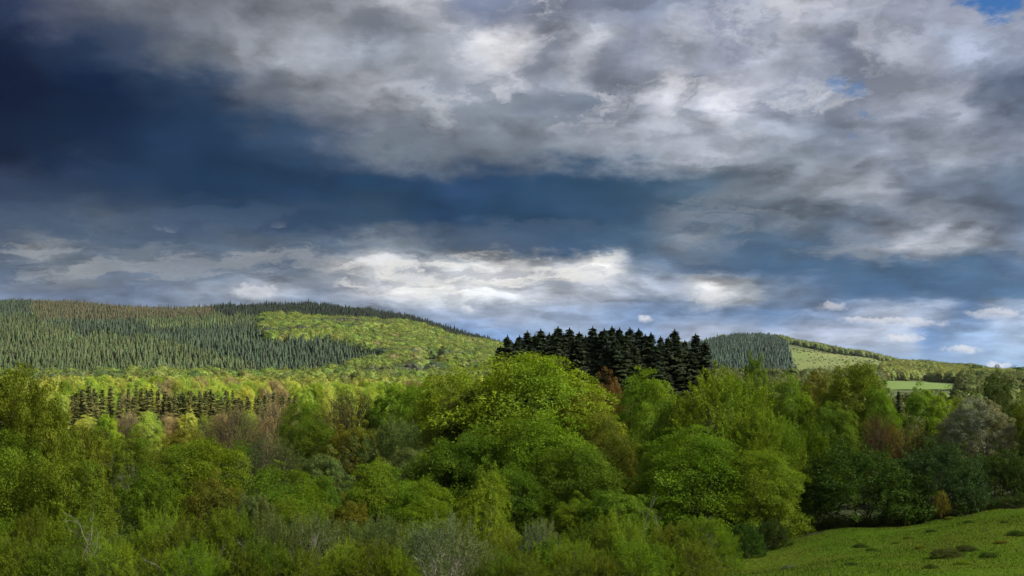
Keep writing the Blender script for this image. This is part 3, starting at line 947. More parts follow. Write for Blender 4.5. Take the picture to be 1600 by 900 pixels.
# hand placed trees: proto, column, top row, width, distance, colour, label[, bark]
TREES = [
    # the clump at the left edge
    ('oak0', 8, 574, 150, 86, 'olive', 'tall olive green tree cut by the left edge of the picture', 'brown'),
    ('oak1', 60, 596, 115, 83, 'olive', 'tall loose olive tree rising just right of the one at the left edge'),
    ('oak2', 122, 656, 110, 88, 'olive', 'olive tree on the right flank of the tall clump at the left edge'),
    ('beech1', 20, 680, 150, 76, 'green', 'green tree low in front of the tall clump at the left edge'),
    ('oak3', 112, 694, 130, 75, 'olive', 'olive tree with dark gaps below the flank of the left clump'),
    ('oak1', -70, 600, 150, 82, 'olive', 'olive tree mostly outside the left edge behind the tall clump'),
    # left middle
    ('oak3', 205, 668, 90, 130, 'olive', 'olive brown bushy tree below the left end of the dark spruce row'),
    ('tall0', 232, 722, 95, 84, 'green', 'upright green tree left of the brownish tree in the left scrub'),
    ('beech0', 312, 688, 150, 108, 'fresh', 'rich green domed beech in the hollow below the spruce row'),
    ('oak2', 335, 742, 125, 84, 'bronze', 'brownish olive tree in front of the rich green domed beech'),
    ('beech2', 440, 728, 150, 92, 'fresh', 'bright green spreading tree right of the brownish olive one'),
    ('oak0', 393, 772, 75, 80, 'greygreen', 'small grey green tree between the brownish olive and the bright spreading tree'),
    ('bare0', 366, 633, 90, 215, 'pink', 'pinkish brown budding tree at the right end of the dark spruce row', 'brown'),
    ('bare1', 428, 625, 70, 240, 'pink', 'second pinkish brown budding tree left of the rounded bright green one', 'brown'),
    ('beech3', 474, 628, 92, 215, 'fresh', 'rounded bright green tree beside the pinkish budding trees'),
    ('oak1', 290, 672, 90, 170, 'bronze', 'olive brown tree behind the rich green domed beech'),
    ('beech1', 372, 690, 80, 140, 'green', 'green tree at the right shoulder of the rich green domed beech'),
    ('bare0', 425, 678, 105, 135, 'greygreen', 'grey olive thinly leaved tree above the bright spreading tree'),
    ('beech0', 492, 658, 90, 155, 'green', 'green tree below the rounded bright green tree on the slope'),
    ('oak2', 502, 704, 105, 118, 'greygreen', 'dull grey green tree right above the bright spreading tree'),
    ('oak3', 556, 655, 105, 150, 'bronze', 'bronze tinged tree among the greens left of the domed giant'),
    ('bare1', 552, 612, 140, 200, 'brown', 'brown budding tree at the left end of the shaded rise'),
    ('oak0', 625, 602, 110, 195, 'fresh', 'green tree on the skyline of the shaded rise against the sunny wood'),
    ('beech2', 700, 574, 130, 150, 'yellow', 'bright yellow green tree left behind the domed giant'),
    ('beech3', 655, 600, 90, 165, 'lime', 'lime green tree on the left shoulder of the bright yellow green one'),
    ('plume0', 620, 655, 120, 135, 'greygreen', 'grey green tree in the middle of the shaded slope'),
    ('beech1', 700, 645, 120, 128, 'olive', 'olive tree against the left foot of the domed giant'),
    ('beech0', 700, 690, 140, 112, 'green', 'green tree with drooping sprays left below the domed giant'),
    ('beech3', 590, 722, 130, 104, 'fresh', 'green tree with a bronze neighbour on top in the middle slope'),
    ('oak1', 588, 716, 60, 107, 'bronze', 'small bronze crown poking over the fresh green tree in the middle slope'),
    ('beech0', 655, 752, 110, 97, 'fresh', 'fresh green tree of layered sprays left of the pale birch'),
    ('oak2', 545, 778, 85, 85, 'bronze', 'small yellow brown bush tree in front of the layered fresh green tree'),
    ('oak0', 500, 745, 80, 100, 'green', 'green round tree between the bright spreading tree and the bronze crown'),
    ('oak3', 258, 690, 85, 120, 'olive', 'olive tree on the left shoulder of the rich green domed beech'),
    ('oak0', 640, 700, 100, 117, 'greygreen', 'greyish tree above the fresh green layered tree'),
    ('beech2', 450, 775, 90, 84, 'lime', 'lime green low tree at the foot of the bright spreading tree'),
    # the domed giant and its neighbours
    ('dome0', 828, 557, 270, 126, 'yellow', 'domed giant with a bright green top in front of the black firs'),
    ('oak1', 738, 606, 120, 128, 'brown', 'brownish leafed tree leaning on the left side of the domed giant'),
    ('oak2', 905, 606, 125, 123, 'bronze', 'yellow brown tree on the right flank of the domed giant'),
    ('beech3', 942, 645, 105, 118, 'bronze', 'lower yellow brown tree at the right foot of the domed giant'),
    ('beech2', 835, 645, 190, 113, 'fresh', 'broad green tree filling the front of the domed giant'),
    ('beech1', 752, 668, 120, 112, 'green', 'green layered tree below the brownish tree of the domed giant'),
    ('beech3', 900, 695, 160, 106, 'green', 'dark green layered tree low in front of the yellow brown one'),
    ('beech0', 800, 730, 120, 103, 'green', 'green layered tree right behind the pale birch'),
    ('birch0', 760, 733, 98, 82, 'lime', 'pale green narrow birch standing alone before the domed giant', 'pale'),
    ('oak3', 945, 580, 80, 150, 'red', 'rust brown tree below the black firs'),
    ('beech1', 1008, 578, 110, 140, 'fresh', 'green tree right of the rust brown tree below the black firs'),
    ('beech2', 1020, 640, 110, 122, 'green', 'green tree below the one beside the rust brown tree'),
    ('oak0', 965, 770, 130, 88, 'green', 'low green tree in the dip left of the big sprayed tree'),
    ('oak2', 900, 775, 110, 90, 'fresh', 'low green tree between the birch and the dip'),
    # the big tree at the pasture
    ('plume0', 1130, 578, 170, 108, 'lime', 'tall feathery light green tree right of the black firs'),
    ('plume1', 1195, 640, 125, 101, 'lime', 'feathery light green tree above the pasture corner'),
    ('beech1', 1085, 668, 195, 95, 'fresh', 'broad tree with layered sprays hanging over the scrub'),
    ('beech3', 1185, 702, 130, 94, 'lime', 'layered light green tree overhanging the pasture corner'),
    ('beech0', 1055, 622, 100, 112, 'green', 'green tree squeezed between the feathery and the layered trees'),
    ('tall1', 1180, 553, 54, 185, 'green', 'small round topped tree standing above the right treeline', 'brown'),
    # right hand trees
    ('beech2', 1228, 588, 85, 145, 'fresh', 'green tree right behind the feathery light green trees'),
    ('oak1', 1282, 582, 85, 148, 'bronze', 'olive bronze tree in the right treeline'),
    ('oak0', 1340, 568, 115, 138, 'olive', 'tallest olive brown tree of the right treeline'),
    ('beech3', 1372, 605, 70, 134, 'fresh', 'fresh green tree on the right side of the tallest olive one'),
    ('beech1', 1300, 630, 90, 132, 'green', 'green tree below the olive bronze tree in the right treeline'),
    ('fir1', 1404, 612, 34, 150, 'fir', 'slim black fir alone in the right treeline'),
    ('oak2', 1446, 604, 95, 150, 'fresh', 'green tree right of the slim black fir'),
    ('bare0', 1378, 648, 75, 113, 'red', 'rust brown budding tree above the dark hedge bushes'),
    ('bare1', 1430, 664, 90, 114, 'brown', 'low brown budding tree right of the rust brown one'),
    ('tall0', 1557, 574, 52, 122, 'dark', 'tall dark tree with a thin top near the right edge'),
    ('oak1', 1528, 622, 115, 112, 'white', 'grey white blossoming tree near the right edge', 'grey'),
    ('oak3', 1602, 616, 80, 124, 'olive', 'brownish green tree cut by the right edge'),
    ('oak0', 1484, 622, 60, 160, 'olive', 'olive tree behind the blossoming tree'),
    ('oak2', 1640, 620, 100, 108, 'olive', 'olive tree mostly outside the right edge'),
    ('oak1', 1500, 650, 80, 125, 'olive', 'dull olive tree left beneath the blossoming tree'),
    ('bush0', 1345, 688, 190, 98, 'deep', 'wide dark green hedge bush at the far edge of the pasture'),
    ('bush1', 1258, 655, 110, 107, 'green', 'green hedge bush beside the feathery tree above the pasture'),
    ('bush1', 1472, 688, 125, 98, 'blue', 'bluish green hedge bush right of the wide dark one'),
    ('bush0', 1560, 700, 120, 101, 'dark', 'dark hedge bush under the blossoming tree'),
    ('bush1', 1625, 690, 110, 103, 'dark', 'dark hedge bush at the right edge of the picture'),
    ('bush0', 1245, 720, 90, 104, 'deep', 'dark bush in the shade behind the pasture corner'),
]
for i, e in enumerate(TREES):
    p = e[0]
    nm = {'oak': 'broadleaf_tree', 'bee': 'beech_tree', 'tal': 'broadleaf_tree', 'plu': 'broadleaf_tree', 'bir': 'birch_tree', 'bar': 'budding_tree', 'dom': 'beech_tree', 'fir': 'fir_tree', 'bus': 'hedge_bush'}[p[:3]]
    place_px(p, e[1], e[2], e[3], e[4], e[5], e[6], 'bush' if p[:3] == 'bus' else 'tree', nm, None, e[7] if len(e) > 7 else 'dark')


HUE = {'fresh': 'fresh green', 'lime': 'light green', 'green': 'green', 'olive': 'olive green', 'greygreen': 'grey green', 'pale': 'pale green', 'paleyellow': 'yellowish', 'pink': 'pinkish brown', 'deep': 'deep green', 'dark': 'dark'}


def row(key, entries, label_fn, group, cat, name, bark='brown'):
    """entries: (proto, px, top, w, Y, color); labels count from the left"""
    entries = sorted(entries, key=lambda e: e[1])
    k = 0
    for i, e in enumerate(entries):
        if i in HIDDEN.get(key, ()):
            continue
        k += 1
        r = place_px(*e, label_fn(ordinal(k), e), cat, name, group, bark)
        r['rank'] = '%s:%d' % (key, i)


# black firs
rr = random.Random(11)
firs = []
for px, top in [(782, 543), (797, 534), (812, 527), (824, 520), (836, 525), (845, 517), (858, 523), (872, 513), (881, 524), (890, 515), (905, 521), (915, 527), (926, 513), (938, 521), (944, 516), (956, 512), (968, 515), (978, 524), (984, 514), (998, 516), (1008, 525), (1017, 522)]:
    firs.append(('fir%d' % rr.randrange(4), px, top, rr.uniform(96, 128), rr.uniform(172, 192), 'fir'))
firs += [('fir0', 1054, 517, 118, 174, 'fir'), ('fir2', 1087, 524, 104, 176, 'fir'), ('fir3', 1032, 536, 84, 180, 'fir'), ('fir1', 1070, 534, 80, 184, 'fir')]
for px in range(790, 1110, 17):
    firs.append(('fir%d' % rr.randrange(4), px + rr.uniform(-6, 6), rr.uniform(524, 545) + max(0, px - 1050) * .25, rr.uniform(90, 120), rr.uniform(166, 178), 'fir'))
for px in range(800, 1060, 26):
    firs.append(('fir%d' % rr.randrange(4), px + rr.uniform(-5, 5), rr.uniform(526, 540), 80, rr.uniform(194, 210), 'fir'))
row('firs', firs, lambda o, e: 'black fir, %s from the left in the stand behind the domed giant' % o, 'black firs behind the domed giant', 'fir tree', 'fir_tree', 'dark')

# sunny row of dark spruces in the valley
sp = []
for y_, dt, st in ((322, 0, 114), (338, -4, 119)):
    px = st
    while px < 470:
        drop = 10 * max(0, (px - 380) / 90)
        sp.append(('spruce%d' % rr.randrange(4), px, 610 + dt + drop + (px - 112) * .015 + rr.choice([0, 0, 2, 6, 12]) + rr.uniform(-4, 4), rr.uniform(19, 32), y_ + rr.uniform(-8, 6), 'spruce'))
        px += rr.uniform(7, 15)
row('spruces', sp, lambda o, e: 'narrow dark spruce, %s from the left in the sunny valley row' % o, 'spruce row across the sunny valley', 'spruce tree', 'spruce_tree', 'brown')

# low sunny bushes along the foot of the row
lb = []
for i, px in enumerate([130, 165, 200, 232, 262, 292, 318, 345, 385, 415]):
    lb.append((['beech1', 'oak2', 'bare0', 'beech3'][i % 4], px + rr.uniform(-5, 5), 645 + rr.uniform(-5, 6), rr.uniform(38, 54), rr.uniform(272, 292), ['paleyellow', 'lime', 'pink', 'pale', 'pink'][i % 5]))
row('feet', lb, lambda o, e: '%s low tree, %s from the left below the dark spruce row' % (HUE[e[5]], o), 'low sunlit trees at the foot of the spruce row', 'tree', 'broadleaf_tree', 'brown')

# pale sunny broadleaf wood behind the row, in three ranks
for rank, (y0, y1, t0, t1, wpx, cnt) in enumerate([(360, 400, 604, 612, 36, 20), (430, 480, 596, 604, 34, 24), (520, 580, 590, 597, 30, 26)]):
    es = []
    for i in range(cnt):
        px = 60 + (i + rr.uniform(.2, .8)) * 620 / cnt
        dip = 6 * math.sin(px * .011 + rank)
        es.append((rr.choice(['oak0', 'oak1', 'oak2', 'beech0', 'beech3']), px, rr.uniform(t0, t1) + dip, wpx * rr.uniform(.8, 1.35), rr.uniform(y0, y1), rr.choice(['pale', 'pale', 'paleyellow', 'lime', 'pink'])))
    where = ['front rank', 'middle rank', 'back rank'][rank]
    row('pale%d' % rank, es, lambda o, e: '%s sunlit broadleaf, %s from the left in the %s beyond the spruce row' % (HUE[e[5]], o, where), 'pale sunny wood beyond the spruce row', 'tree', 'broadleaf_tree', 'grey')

# small copses on the far right skyline
cp = [('oak%d' % (i % 4), px, top, w, Y, c) for i, (px, top, w, Y, c) in enumerate([(1512, 574, 18, 1400, 'deep'), (1523, 570, 20, 1350, 'deep'), (1533, 573, 18, 1300, 'dark'), (1586, 571, 18, 1250, 'dark'), (1596, 573, 20, 1300, 'deep')])]
row('copse', cp, lambda o, e: 'small dark tree, %s from the left in the copses on the far right skyline' % o, 'copses on the far right skyline', 'tree', 'broadleaf_tree', 'dark')

# willow scrub in front
scrub = []
for i, px in enumerate(range(-20, 1110, 50)):
    if 640 < px < 750:
        continue
    c = ['fresh', 'olive', 'green', 'olive', 'lime', 'olive', 'fresh'][i % 7]
    scrub.append(('willow%d' % rr.randrange(4), px + rr.uniform(-12, 12), rr.uniform(838, 866), rr.uniform(88, 120), rr.uniform(57, 61), c))
row('scrub0', scrub, lambda o, e: '%s willow bush, %s from the left in the nearest line of scrub' % (HUE[e[5]], o), 'nearest line of willow scrub', 'bush', 'willow_bush')
scrub = []
for i, px in enumerate(range(-10, 1130, 62)):
    if 650 < px < 740:
        continue
    c = ['fresh', 'olive', 'fresh', 'green', 'lime', 'olive'][i % 6]
    if 400 < px < 640:
        c = 'greygreen'
    t = rr.uniform(792, 822)
    if 715 < px < 960:
        t += 22
    scrub.append(('willow%d' % rr.randrange(4), px + rr.uniform(-14, 14), t, rr.uniform(105, 140), rr.uniform(65, 73), c))
row('scrub1', scrub, lambda o, e: '%s willow bush, %s from the left in the second line of scrub' % (HUE[e[5]], o), 'second line of willow scrub', 'bush', 'willow_bush')
place_px('willow1', 692, 806, 165, 61.5, 'grey', 'silver grey domed willow with pale twigs below the birch', 'bush', 'willow_bush', None, 'pale')
place_px('willow2', 480, 815, 150, 64, 'greygreen', 'grey willow bush with bare pale twigs left of the silver dome', 'bush', 'willow_bush', None, 'pale')
place_px('willow3', 845, 815, 80, 66, 'grey', 'small silver willow right of the birch', 'bush', 'willow_bush', None, 'pale')


def snag_mesh(name, seed):
    rng = np.random.default_rng(seed)
    B = Bag()

    def grow(p, d, L, r, lev):
        n = 5
        pts = [p]
        for i in range(n):
            d = unit(d + rng.normal(size=3) * .16 + UP * .03)
            pts.append(pts[-1] + d * L / n)
        v, f = tube(np.array(pts), np.linspace(r, r * .45, n + 1), 5 if lev < 2 else 3)
        B.add(v, f)
        if lev < 3:
            for i in range(3 + (lev > 0)):
                k = rng.integers(2, n + 1)
                grow(pts[k], unit(d + rng.normal(size=3) * .6 + UP * .15), L * rng.uniform(.4, .65), r * .45, lev + 1)
    for i in range(4):
        a = i * 1.57 + rng.random()
        grow(np.array([.03 * math.cos(a), .03 * math.sin(a), -.05]), unit(np.array([.4 * math.cos(a), .4 * math.sin(a), 1.0])), .62, .010, 0)
    me = B.mesh(name, True)
    me.materials.append(M_BARK)
    return me


for i, (px, top, Y, hgt, lab) in enumerate([(133, 796, 63, 5.5, 'pale dead forked shrub rising from the scrub below the left clump'), (285, 838, 59, 4.5, 'pale dead shrub in the scrub below the upright green tree'),
                                            (440, 822, 62, 5.0, 'pale bare shrub within the grey willow left of the silver dome'), (745, 838, 61, 4.6, 'bleached dead branches on the right side of the silver domed willow'),
                                            (1010, 792, 84, 5.0, 'grey dead branches under the broad layered tree'), (1122, 800, 80, 5.0, 'grey bare shrub beside the pasture corner')]):
    o = link('dead_shrub', snag_mesh('dead_shrub', 500 + i))
    x_ = (px - 800) / F * Y
    o.location = (x_, Y, (HZ - top) / F * Y - hgt)
    o.scale = (hgt * 1.05,) * 3
    o.color = (.20, .185, .16, 1)
    o['label'] = lab
    o['category'] = 'dead shrub'


# ------------------------------------------------------------------ far woods (uncountable): instanced on the hills
def far_spruce(seed):
    """tiers of drooping jagged skirts round a stem"""
    rng = np.random.default_rng(seed)
    B = Bag()
    tiers, sides = 8, 14
    for i in range(tiers):
        t = i / tiers
        zb = .04 + .86 * t
        zt = min(1.0, zb + .86 / tiers * 2.0)
        rb = .17 * (1 - t) ** .75 + .012
        th = np.arange(sides) * 2 * np.pi / sides + rng.random() * 3
        jag = np.where(np.arange(sides) % 2 == 0, 1.2, .62) * (0.75 + .5 * rng.random(sides))
        ring = np.stack([np.cos(th) * rb * jag, np.sin(th) * rb * jag, zb - .02 * jag + .02 * rng.normal(size=sides)], 1)
        apex = np.array([[0.01 * rng.normal(), 0.01 * rng.normal(), zt]])
        f = np.array([(j, (j + 1) % sides, sides) for j in range(sides)])
        B.add(np.concatenate([ring, apex]), f, np.full(sides + 1, rng.random() * .5 + .25))
    return B.mesh("far_spruce")


def far_crown(seed):
    """a lumpy crown with loose sprays over it"""
    import bmesh
    from mathutils import noise
    r = random.Random(seed)
    lob = lobes_dome(r, .95, .0, 1.0, 12, .5)
    cm, P, O = crown_mesh("far_sprays", seed, lob, 'puff', 150, 14, .085, .052, zmin=-.3)
    n = len(cm.vertices)
    co = np.empty(n * 3, np.float32)
    cm.vertices.foreach_get('co', co)
    va = np.empty(n, np.float32)
    cm.attributes['v'].data.foreach_get('value', va)
    B = Bag()
    B.add(co.reshape(-1, 3), np.arange(n).reshape(-1, 4), va)
    bm = bmesh.new()
    bmesh.ops.create_icosphere(bm, subdivisions=4, radius=1.0)
    Lb = np.array(lob)
    vs = np.array([v.co.normalized()[:] for v in bm.verts])
    c0 = np.array([0, 0, .42])
    out = np.zeros(len(vs))
    for L_ in Lb:
        # distance along each ray to the lobe's surface
        oc = (c0 - L_[:3]) / L_[3:]
        d = vs / L_[3:]
        A_, B_, C2 = (d * d).sum(1), 2 * (d * oc).sum(1), (oc * oc).sum() - 1
        disc = B_ * B_ - 4 * A_ * C2
        tt = np.where(disc > 0, (-B_ + np.sqrt(np.maximum(disc, 0))) / (2 * A_), 0)
        out = np.maximum(out, tt)
    k = np.array([1 + .22 * noise.fractal(Vector(v) * 6 + Vector((seed % 17, 0, 0)), 1.0, 2.0, 3) for v in vs])
    v2 = c0 + vs * (out * .9 * k)[:, None]
    fs = np.array([[q.index for q in f.verts] for f in bm.faces])
    bm.free()
    B.add(v2, fs, np.full(len(v2), .35))
    return B.mesh("far_crown")


def far_sources():
    out = {}
    for kind, n in (('needle', 4), ('leaf', 5)):
        lst = []
        for k in range(n):
            me = far_spruce(300 + k) if kind == 'needle' else far_crown(400 + k)
            me.materials.append(M_FARNEEDLE if kind == 'needle' else M_FARLEAF)
            lst.append(bpy.data.objects.new("far_tree", me))
        out[kind] = lst
    return out


FAR = far_sources()


def wood_nodes(kind):
    ng = bpy.data.node_groups.new("wood_" + kind, 'GeometryNodeTree')
    ng.interface.new_socket(name="Geometry", in_out='INPUT', socket_type='NodeSocketGeometry')
    ng.interface.new_socket(name="Geometry", in_out='OUTPUT', socket_type='NodeSocketGeometry')
    N, L = ng.nodes, ng.links
    gi, go = N.new('NodeGroupInput'), N.new('NodeGroupOutput')
    ip = N.new('GeometryNodeInstanceOnPoints')
    g2 = N.new('GeometryNodeGeometryToInstance')
    for o in reversed(FAR[kind]):
        oi = N.new('GeometryNodeObjectInfo')
        oi.inputs['Object'].default_value = o
        L.new(oi.outputs['Geometry'], g2.inputs[0])

    def attr(nm, typ, idx):
        a = N.new('GeometryNodeInputNamedAttribute')
        a.data_type = typ
        a.inputs[0].default_value = nm
        return a.outputs[0]
    L.new(gi.outputs[0], ip.inputs['Points'])
    L.new(g2.outputs[0], ip.inputs['Instance'])
    ip.inputs['Pick Instance'].default_value = True
    L.new(attr('proto', 'INT', 0), ip.inputs['Instance Index'])
    L.new(attr('rot', 'FLOAT_VECTOR', 0), ip.inputs['Rotation'])
    L.new(attr('size', 'FLOAT_VECTOR', 0), ip.inputs['Scale'])
    L.new(ip.outputs[0], go.inputs[0])
    return ng


WOODN = {k: wood_nodes(k) for k in FAR}


def wood(name, kind, label, cat, x, y, h, w, tint, seed):
    rng = np.random.default_rng(seed)
    n = len(x)
    me = bpy.data.meshes.new(name)
    me.vertices.add(n)
    z = terrain(x, y) - 0.3
    me.vertices.foreach_set('co', np.stack([x, y, z], 1).astype(np.float32).ravel())
    a = me.attributes.new('proto', 'INT', 'POINT')
    a.data.foreach_set('value', rng.integers(0, len(FAR[kind]), n).astype(np.int32))
    a = me.attributes.new('rot', 'FLOAT_VECTOR', 'POINT')
    a.data.foreach_set('vector', np.stack([rng.normal(size=n) * .02, rng.normal(size=n) * .02, rng.random(n) * 6.28], 1).astype(np.float32).ravel())
    a = me.attributes.new('size', 'FLOAT_VECTOR', 'POINT')
    a.data.foreach_set('vector', np.stack([w, w, h], 1).astype(np.float32).ravel())
    a = me.attributes.new('tint', 'FLOAT_COLOR', 'POINT')
    a.data.foreach_set('color', np.concatenate([tint, np.ones((n, 1))], 1).astype(np.float32).ravel())
    o = link(name, me)
    md = o.modifiers.new("wood", 'NODES')
    md.node_group = WOODN[kind]
    o['kind'] = 'stuff'
    o['label'] = label
    o['category'] = cat
    return o


def candidates(seed, X0, X1, Y0, Y1, sp):
    rng = np.random.default_rng(seed)
    xs = np.arange(X0, X1, sp)
    ys = np.arange(Y0, Y1, sp)
    XX, YY = np.meshgrid(xs, ys)
    XX = XX + (rng.random(XX.shape) - .5) * sp * .9 + (np.arange(len(ys)) % 2)[:, None] * sp * .5
    YY = YY + (rng.random(YY.shape) - .5) * sp * .9
    x, y = XX.ravel(), YY.ravel()
    px = 800 + F * x / y
    k = (px > -140) & (px < 1740)
    x, y = x[k], y[k]
    z = terrain(x, y)
    px, py = scr(x, y, z)
    return x, y, px, py, rng


def tints(rng, n, base, var, n2=None, x=None, y=None):
    base = np.asarray(base)
    t = base[None] * (1 + var * rng.normal(size=(n, 1))) * (1 + 0.06 * rng.normal(size=(n, 3)))
    return np.clip(t, 0.005, .6)


def patchy(x, y, s, seed):
    r = np.random.default_rng(seed)
    a = r.random(12) * 6.28
    v = 0
    for i in range(6):
        k = s * (1 + .6 * i)
        v = v + np.sin((x * math.cos(a[i]) + y * math.sin(a[i])) / k * 6.28 + a[i + 6]) / (1 + .4 * i)
    return v / 2.4


# regions of the left hill, as seen from the foot path (column, row of the ground)
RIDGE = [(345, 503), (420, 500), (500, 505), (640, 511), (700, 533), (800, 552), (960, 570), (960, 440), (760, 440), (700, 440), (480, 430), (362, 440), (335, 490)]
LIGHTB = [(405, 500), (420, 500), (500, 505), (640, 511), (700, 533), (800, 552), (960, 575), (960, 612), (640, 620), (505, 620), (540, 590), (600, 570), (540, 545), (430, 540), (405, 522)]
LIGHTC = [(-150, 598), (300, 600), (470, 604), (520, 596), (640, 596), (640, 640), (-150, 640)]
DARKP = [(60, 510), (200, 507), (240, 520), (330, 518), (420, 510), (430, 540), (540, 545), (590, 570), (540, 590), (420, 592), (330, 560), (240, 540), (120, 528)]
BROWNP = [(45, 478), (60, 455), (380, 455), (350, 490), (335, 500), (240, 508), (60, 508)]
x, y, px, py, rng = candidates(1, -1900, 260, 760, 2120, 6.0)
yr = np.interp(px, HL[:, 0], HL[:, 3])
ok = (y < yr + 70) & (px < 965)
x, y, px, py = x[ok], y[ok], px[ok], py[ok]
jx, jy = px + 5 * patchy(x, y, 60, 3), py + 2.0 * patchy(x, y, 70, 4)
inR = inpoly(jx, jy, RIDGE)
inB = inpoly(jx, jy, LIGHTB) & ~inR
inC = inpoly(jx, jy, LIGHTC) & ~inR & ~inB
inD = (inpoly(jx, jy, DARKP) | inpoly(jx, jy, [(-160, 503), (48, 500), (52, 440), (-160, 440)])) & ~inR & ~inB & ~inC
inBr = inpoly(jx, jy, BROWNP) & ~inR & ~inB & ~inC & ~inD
clear = inpoly(px, py, [(652, 561), (690, 561), (696, 588), (652, 588)]) | (inpoly(px, py, [(232, 501), (258, 501), (258, 507), (232, 507)]) | inpoly(px, py, [(275, 503), (300, 502), (300, 506), (275, 507)]))
needle = ~(inB | inC) & ~clear


def do_needle(mask, name, label, base, h0, h1, seed, var=.10):
    xx, yy = x[mask], y[mask]
    r = np.random.default_rng(seed)
    n = len(xx)
    h = r.uniform(h0, h1, n)
    w = h * r.uniform(.8, 1.25, n)
    h = h * (1 + .28 * patchy(xx, yy, 45, seed + 5)) * (0.82 + .36 * r.random(n) ** 2)
    t = tints(r, n, base, var) * (1 + .26 * patchy(xx, yy, 110, seed))[:, None]
    wood(name, 'needle', label, 'forest', xx, yy, h, w, np.clip(t, .004, .6), seed)


do_needle(needle & inR, 'ridge_forest', 'dark spruce forest along the ridge of the left hill', (.014, .021, .013), 10, 17, 21)  # shade over the ridge is put into this darker spruce tint
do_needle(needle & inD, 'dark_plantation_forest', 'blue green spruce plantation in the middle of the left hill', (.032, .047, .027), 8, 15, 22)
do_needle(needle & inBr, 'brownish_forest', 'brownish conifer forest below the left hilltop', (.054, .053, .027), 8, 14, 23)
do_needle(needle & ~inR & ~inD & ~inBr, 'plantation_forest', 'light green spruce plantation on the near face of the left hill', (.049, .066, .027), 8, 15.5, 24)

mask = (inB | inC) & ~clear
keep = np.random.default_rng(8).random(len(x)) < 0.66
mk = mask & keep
xx, yy = x[mk], y[mk]
r = np.random.default_rng(31)
n = len(xx)
h = r.uniform(9, 16, n)
w = h * r.uniform(1.0, 1.5, n)
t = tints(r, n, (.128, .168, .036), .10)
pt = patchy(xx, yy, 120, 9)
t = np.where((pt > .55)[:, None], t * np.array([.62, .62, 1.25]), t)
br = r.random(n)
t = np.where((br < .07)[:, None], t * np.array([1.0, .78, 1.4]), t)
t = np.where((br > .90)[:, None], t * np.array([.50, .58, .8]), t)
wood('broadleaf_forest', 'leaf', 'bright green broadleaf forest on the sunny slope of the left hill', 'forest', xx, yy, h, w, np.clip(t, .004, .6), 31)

# right hill
SPR = [(1090, 535), (1120, 533), (1160, 527), (1205, 527), (1230, 540), (1238, 570), (1246, 600), (1060, 600), (1060, 545)]
x, y, px, py, rng = candidates(2, 250, 1750, 1000, 2680, 8.0)
ok = px > 1040
x, y, px, py = x[ok], y[ok], px[ok], py[ok]
jx, jy = px + 3 * patchy(x, y, 60, 13), py + 1.0 * patchy(x, y, 70, 14)
inS = inpoly(jx, jy, SPR)
yr = np.interp(px, HL[:, 0], HL[:, 3])
ridge = (y > yr - 70) & (y < yr + 40) & ~inS
do_needle(inS & (y < yr + 20), 'far_plantation_forest', 'blue grey spruce plantation on the right hill', (.028, .048, .033), 11, 17, 41)


def do_leaf(mask, name, label, base, h0, h1, seed, keepf=.6, dens=1.0):
    m = mask & (np.random.default_rng(seed).random(len(x)) < keepf)
    xx, yy = x[m], y[m]
    r = np.random.default_rng(seed)
    n = len(xx)
    h = r.uniform(h0, h1, n)
    w = h * r.uniform(.7, 1.2, n)
    t = tints(r, n, base, .18) * (1 + .2 * patchy(xx, yy, 130, seed))[:, None]
    wood(name, 'leaf', label, 'forest', xx, yy, h, w, np.clip(t, .004, .6), seed)


do_leaf(ridge, 'hilltop_forest', 'line of broadleaf trees along the crest of the right hill', (.110, .140, .040), 13, 19, 42, .8)
BAND = [(1375, 578), (1400, 572), (1480, 580), (1540, 588), (1600, 592), (1600, 606), (1510, 604), (1440, 595), (1380, 594)]
do_leaf(inpoly(jx, jy, BAND) & ~ridge, 'hillside_forest', 'yellow green broadleaf wood above the far pasture', (.150, .175, .045), 10, 15, 43, .8)
felled = inpoly(jx, jy, CLEARP) & ~ridge
do_leaf(felled, 'scrub', 'low scrub scattered over the felled slope of the right hill', (.095, .110, .040), 1.5, 3.5, 44, .22)
# valley floor woods on the right, below the hill
x, y, px, py, rng = candidates(3, 60, 900, 240, 1200, 8.5)
valley = (px > 900) & ~inpoly(px, py, FARFIELD) & (py > 596.5) & ~((px > 1372) & (px < 1503) & (y > 320) & (y < 1250))
do_leaf(valley, 'valley_forest', 'dark mixed wood on the valley floor before the right hill', (.070, .090, .025), 9, 13, 45, .7)
x, y, px, py, rng = candidates(4, -420, 60, 590, 800, 9.0)
do_leaf((px < 900), 'valley_edge_forest', 'pale broadleaf wood at the foot of the left hill', (.175, .205, .035), 9, 13, 46, .75)

# ------------------------------------------------------------------ pasture grass
rng = np.random.default_rng(60)
gx = rng.uniform(2, 80, 330000)
gyy = rng.uniform(38, 103, 330000)
pxx = 800 + F * gx / gyy
k = in_field(gx, gyy) & (pxx < 1680)
gx, gyy = gx[k], gyy[k]
gz = terrain(gx, gyy) + .05
n = len(gx)
clumpy = patchy(gx, gyy, 6, 5)
hh = rng.uniform(.05, .15, n) * (1 + .5 * np.clip(clumpy, -1, 1))
an = rng.random(n) * 6.28
lean = rng.normal(size=(n, 2)) * .09
wv = np.stack([np.cos(an), np.sin(an), 0 * an], 1) * .016
b = np.stack([gx, gyy, gz], 1)
tip = b + np.stack([lean[:, 0], lean[:, 1], hh], 1)
v = np.stack([b - wv, b + wv, tip], 1).reshape(-1, 3)
f = np.arange(3 * n).reshape(-1, 3)
va = np.repeat(np.clip(rng.random(n) * .7 + .3 * (clumpy > .3), 0, 1), 3)
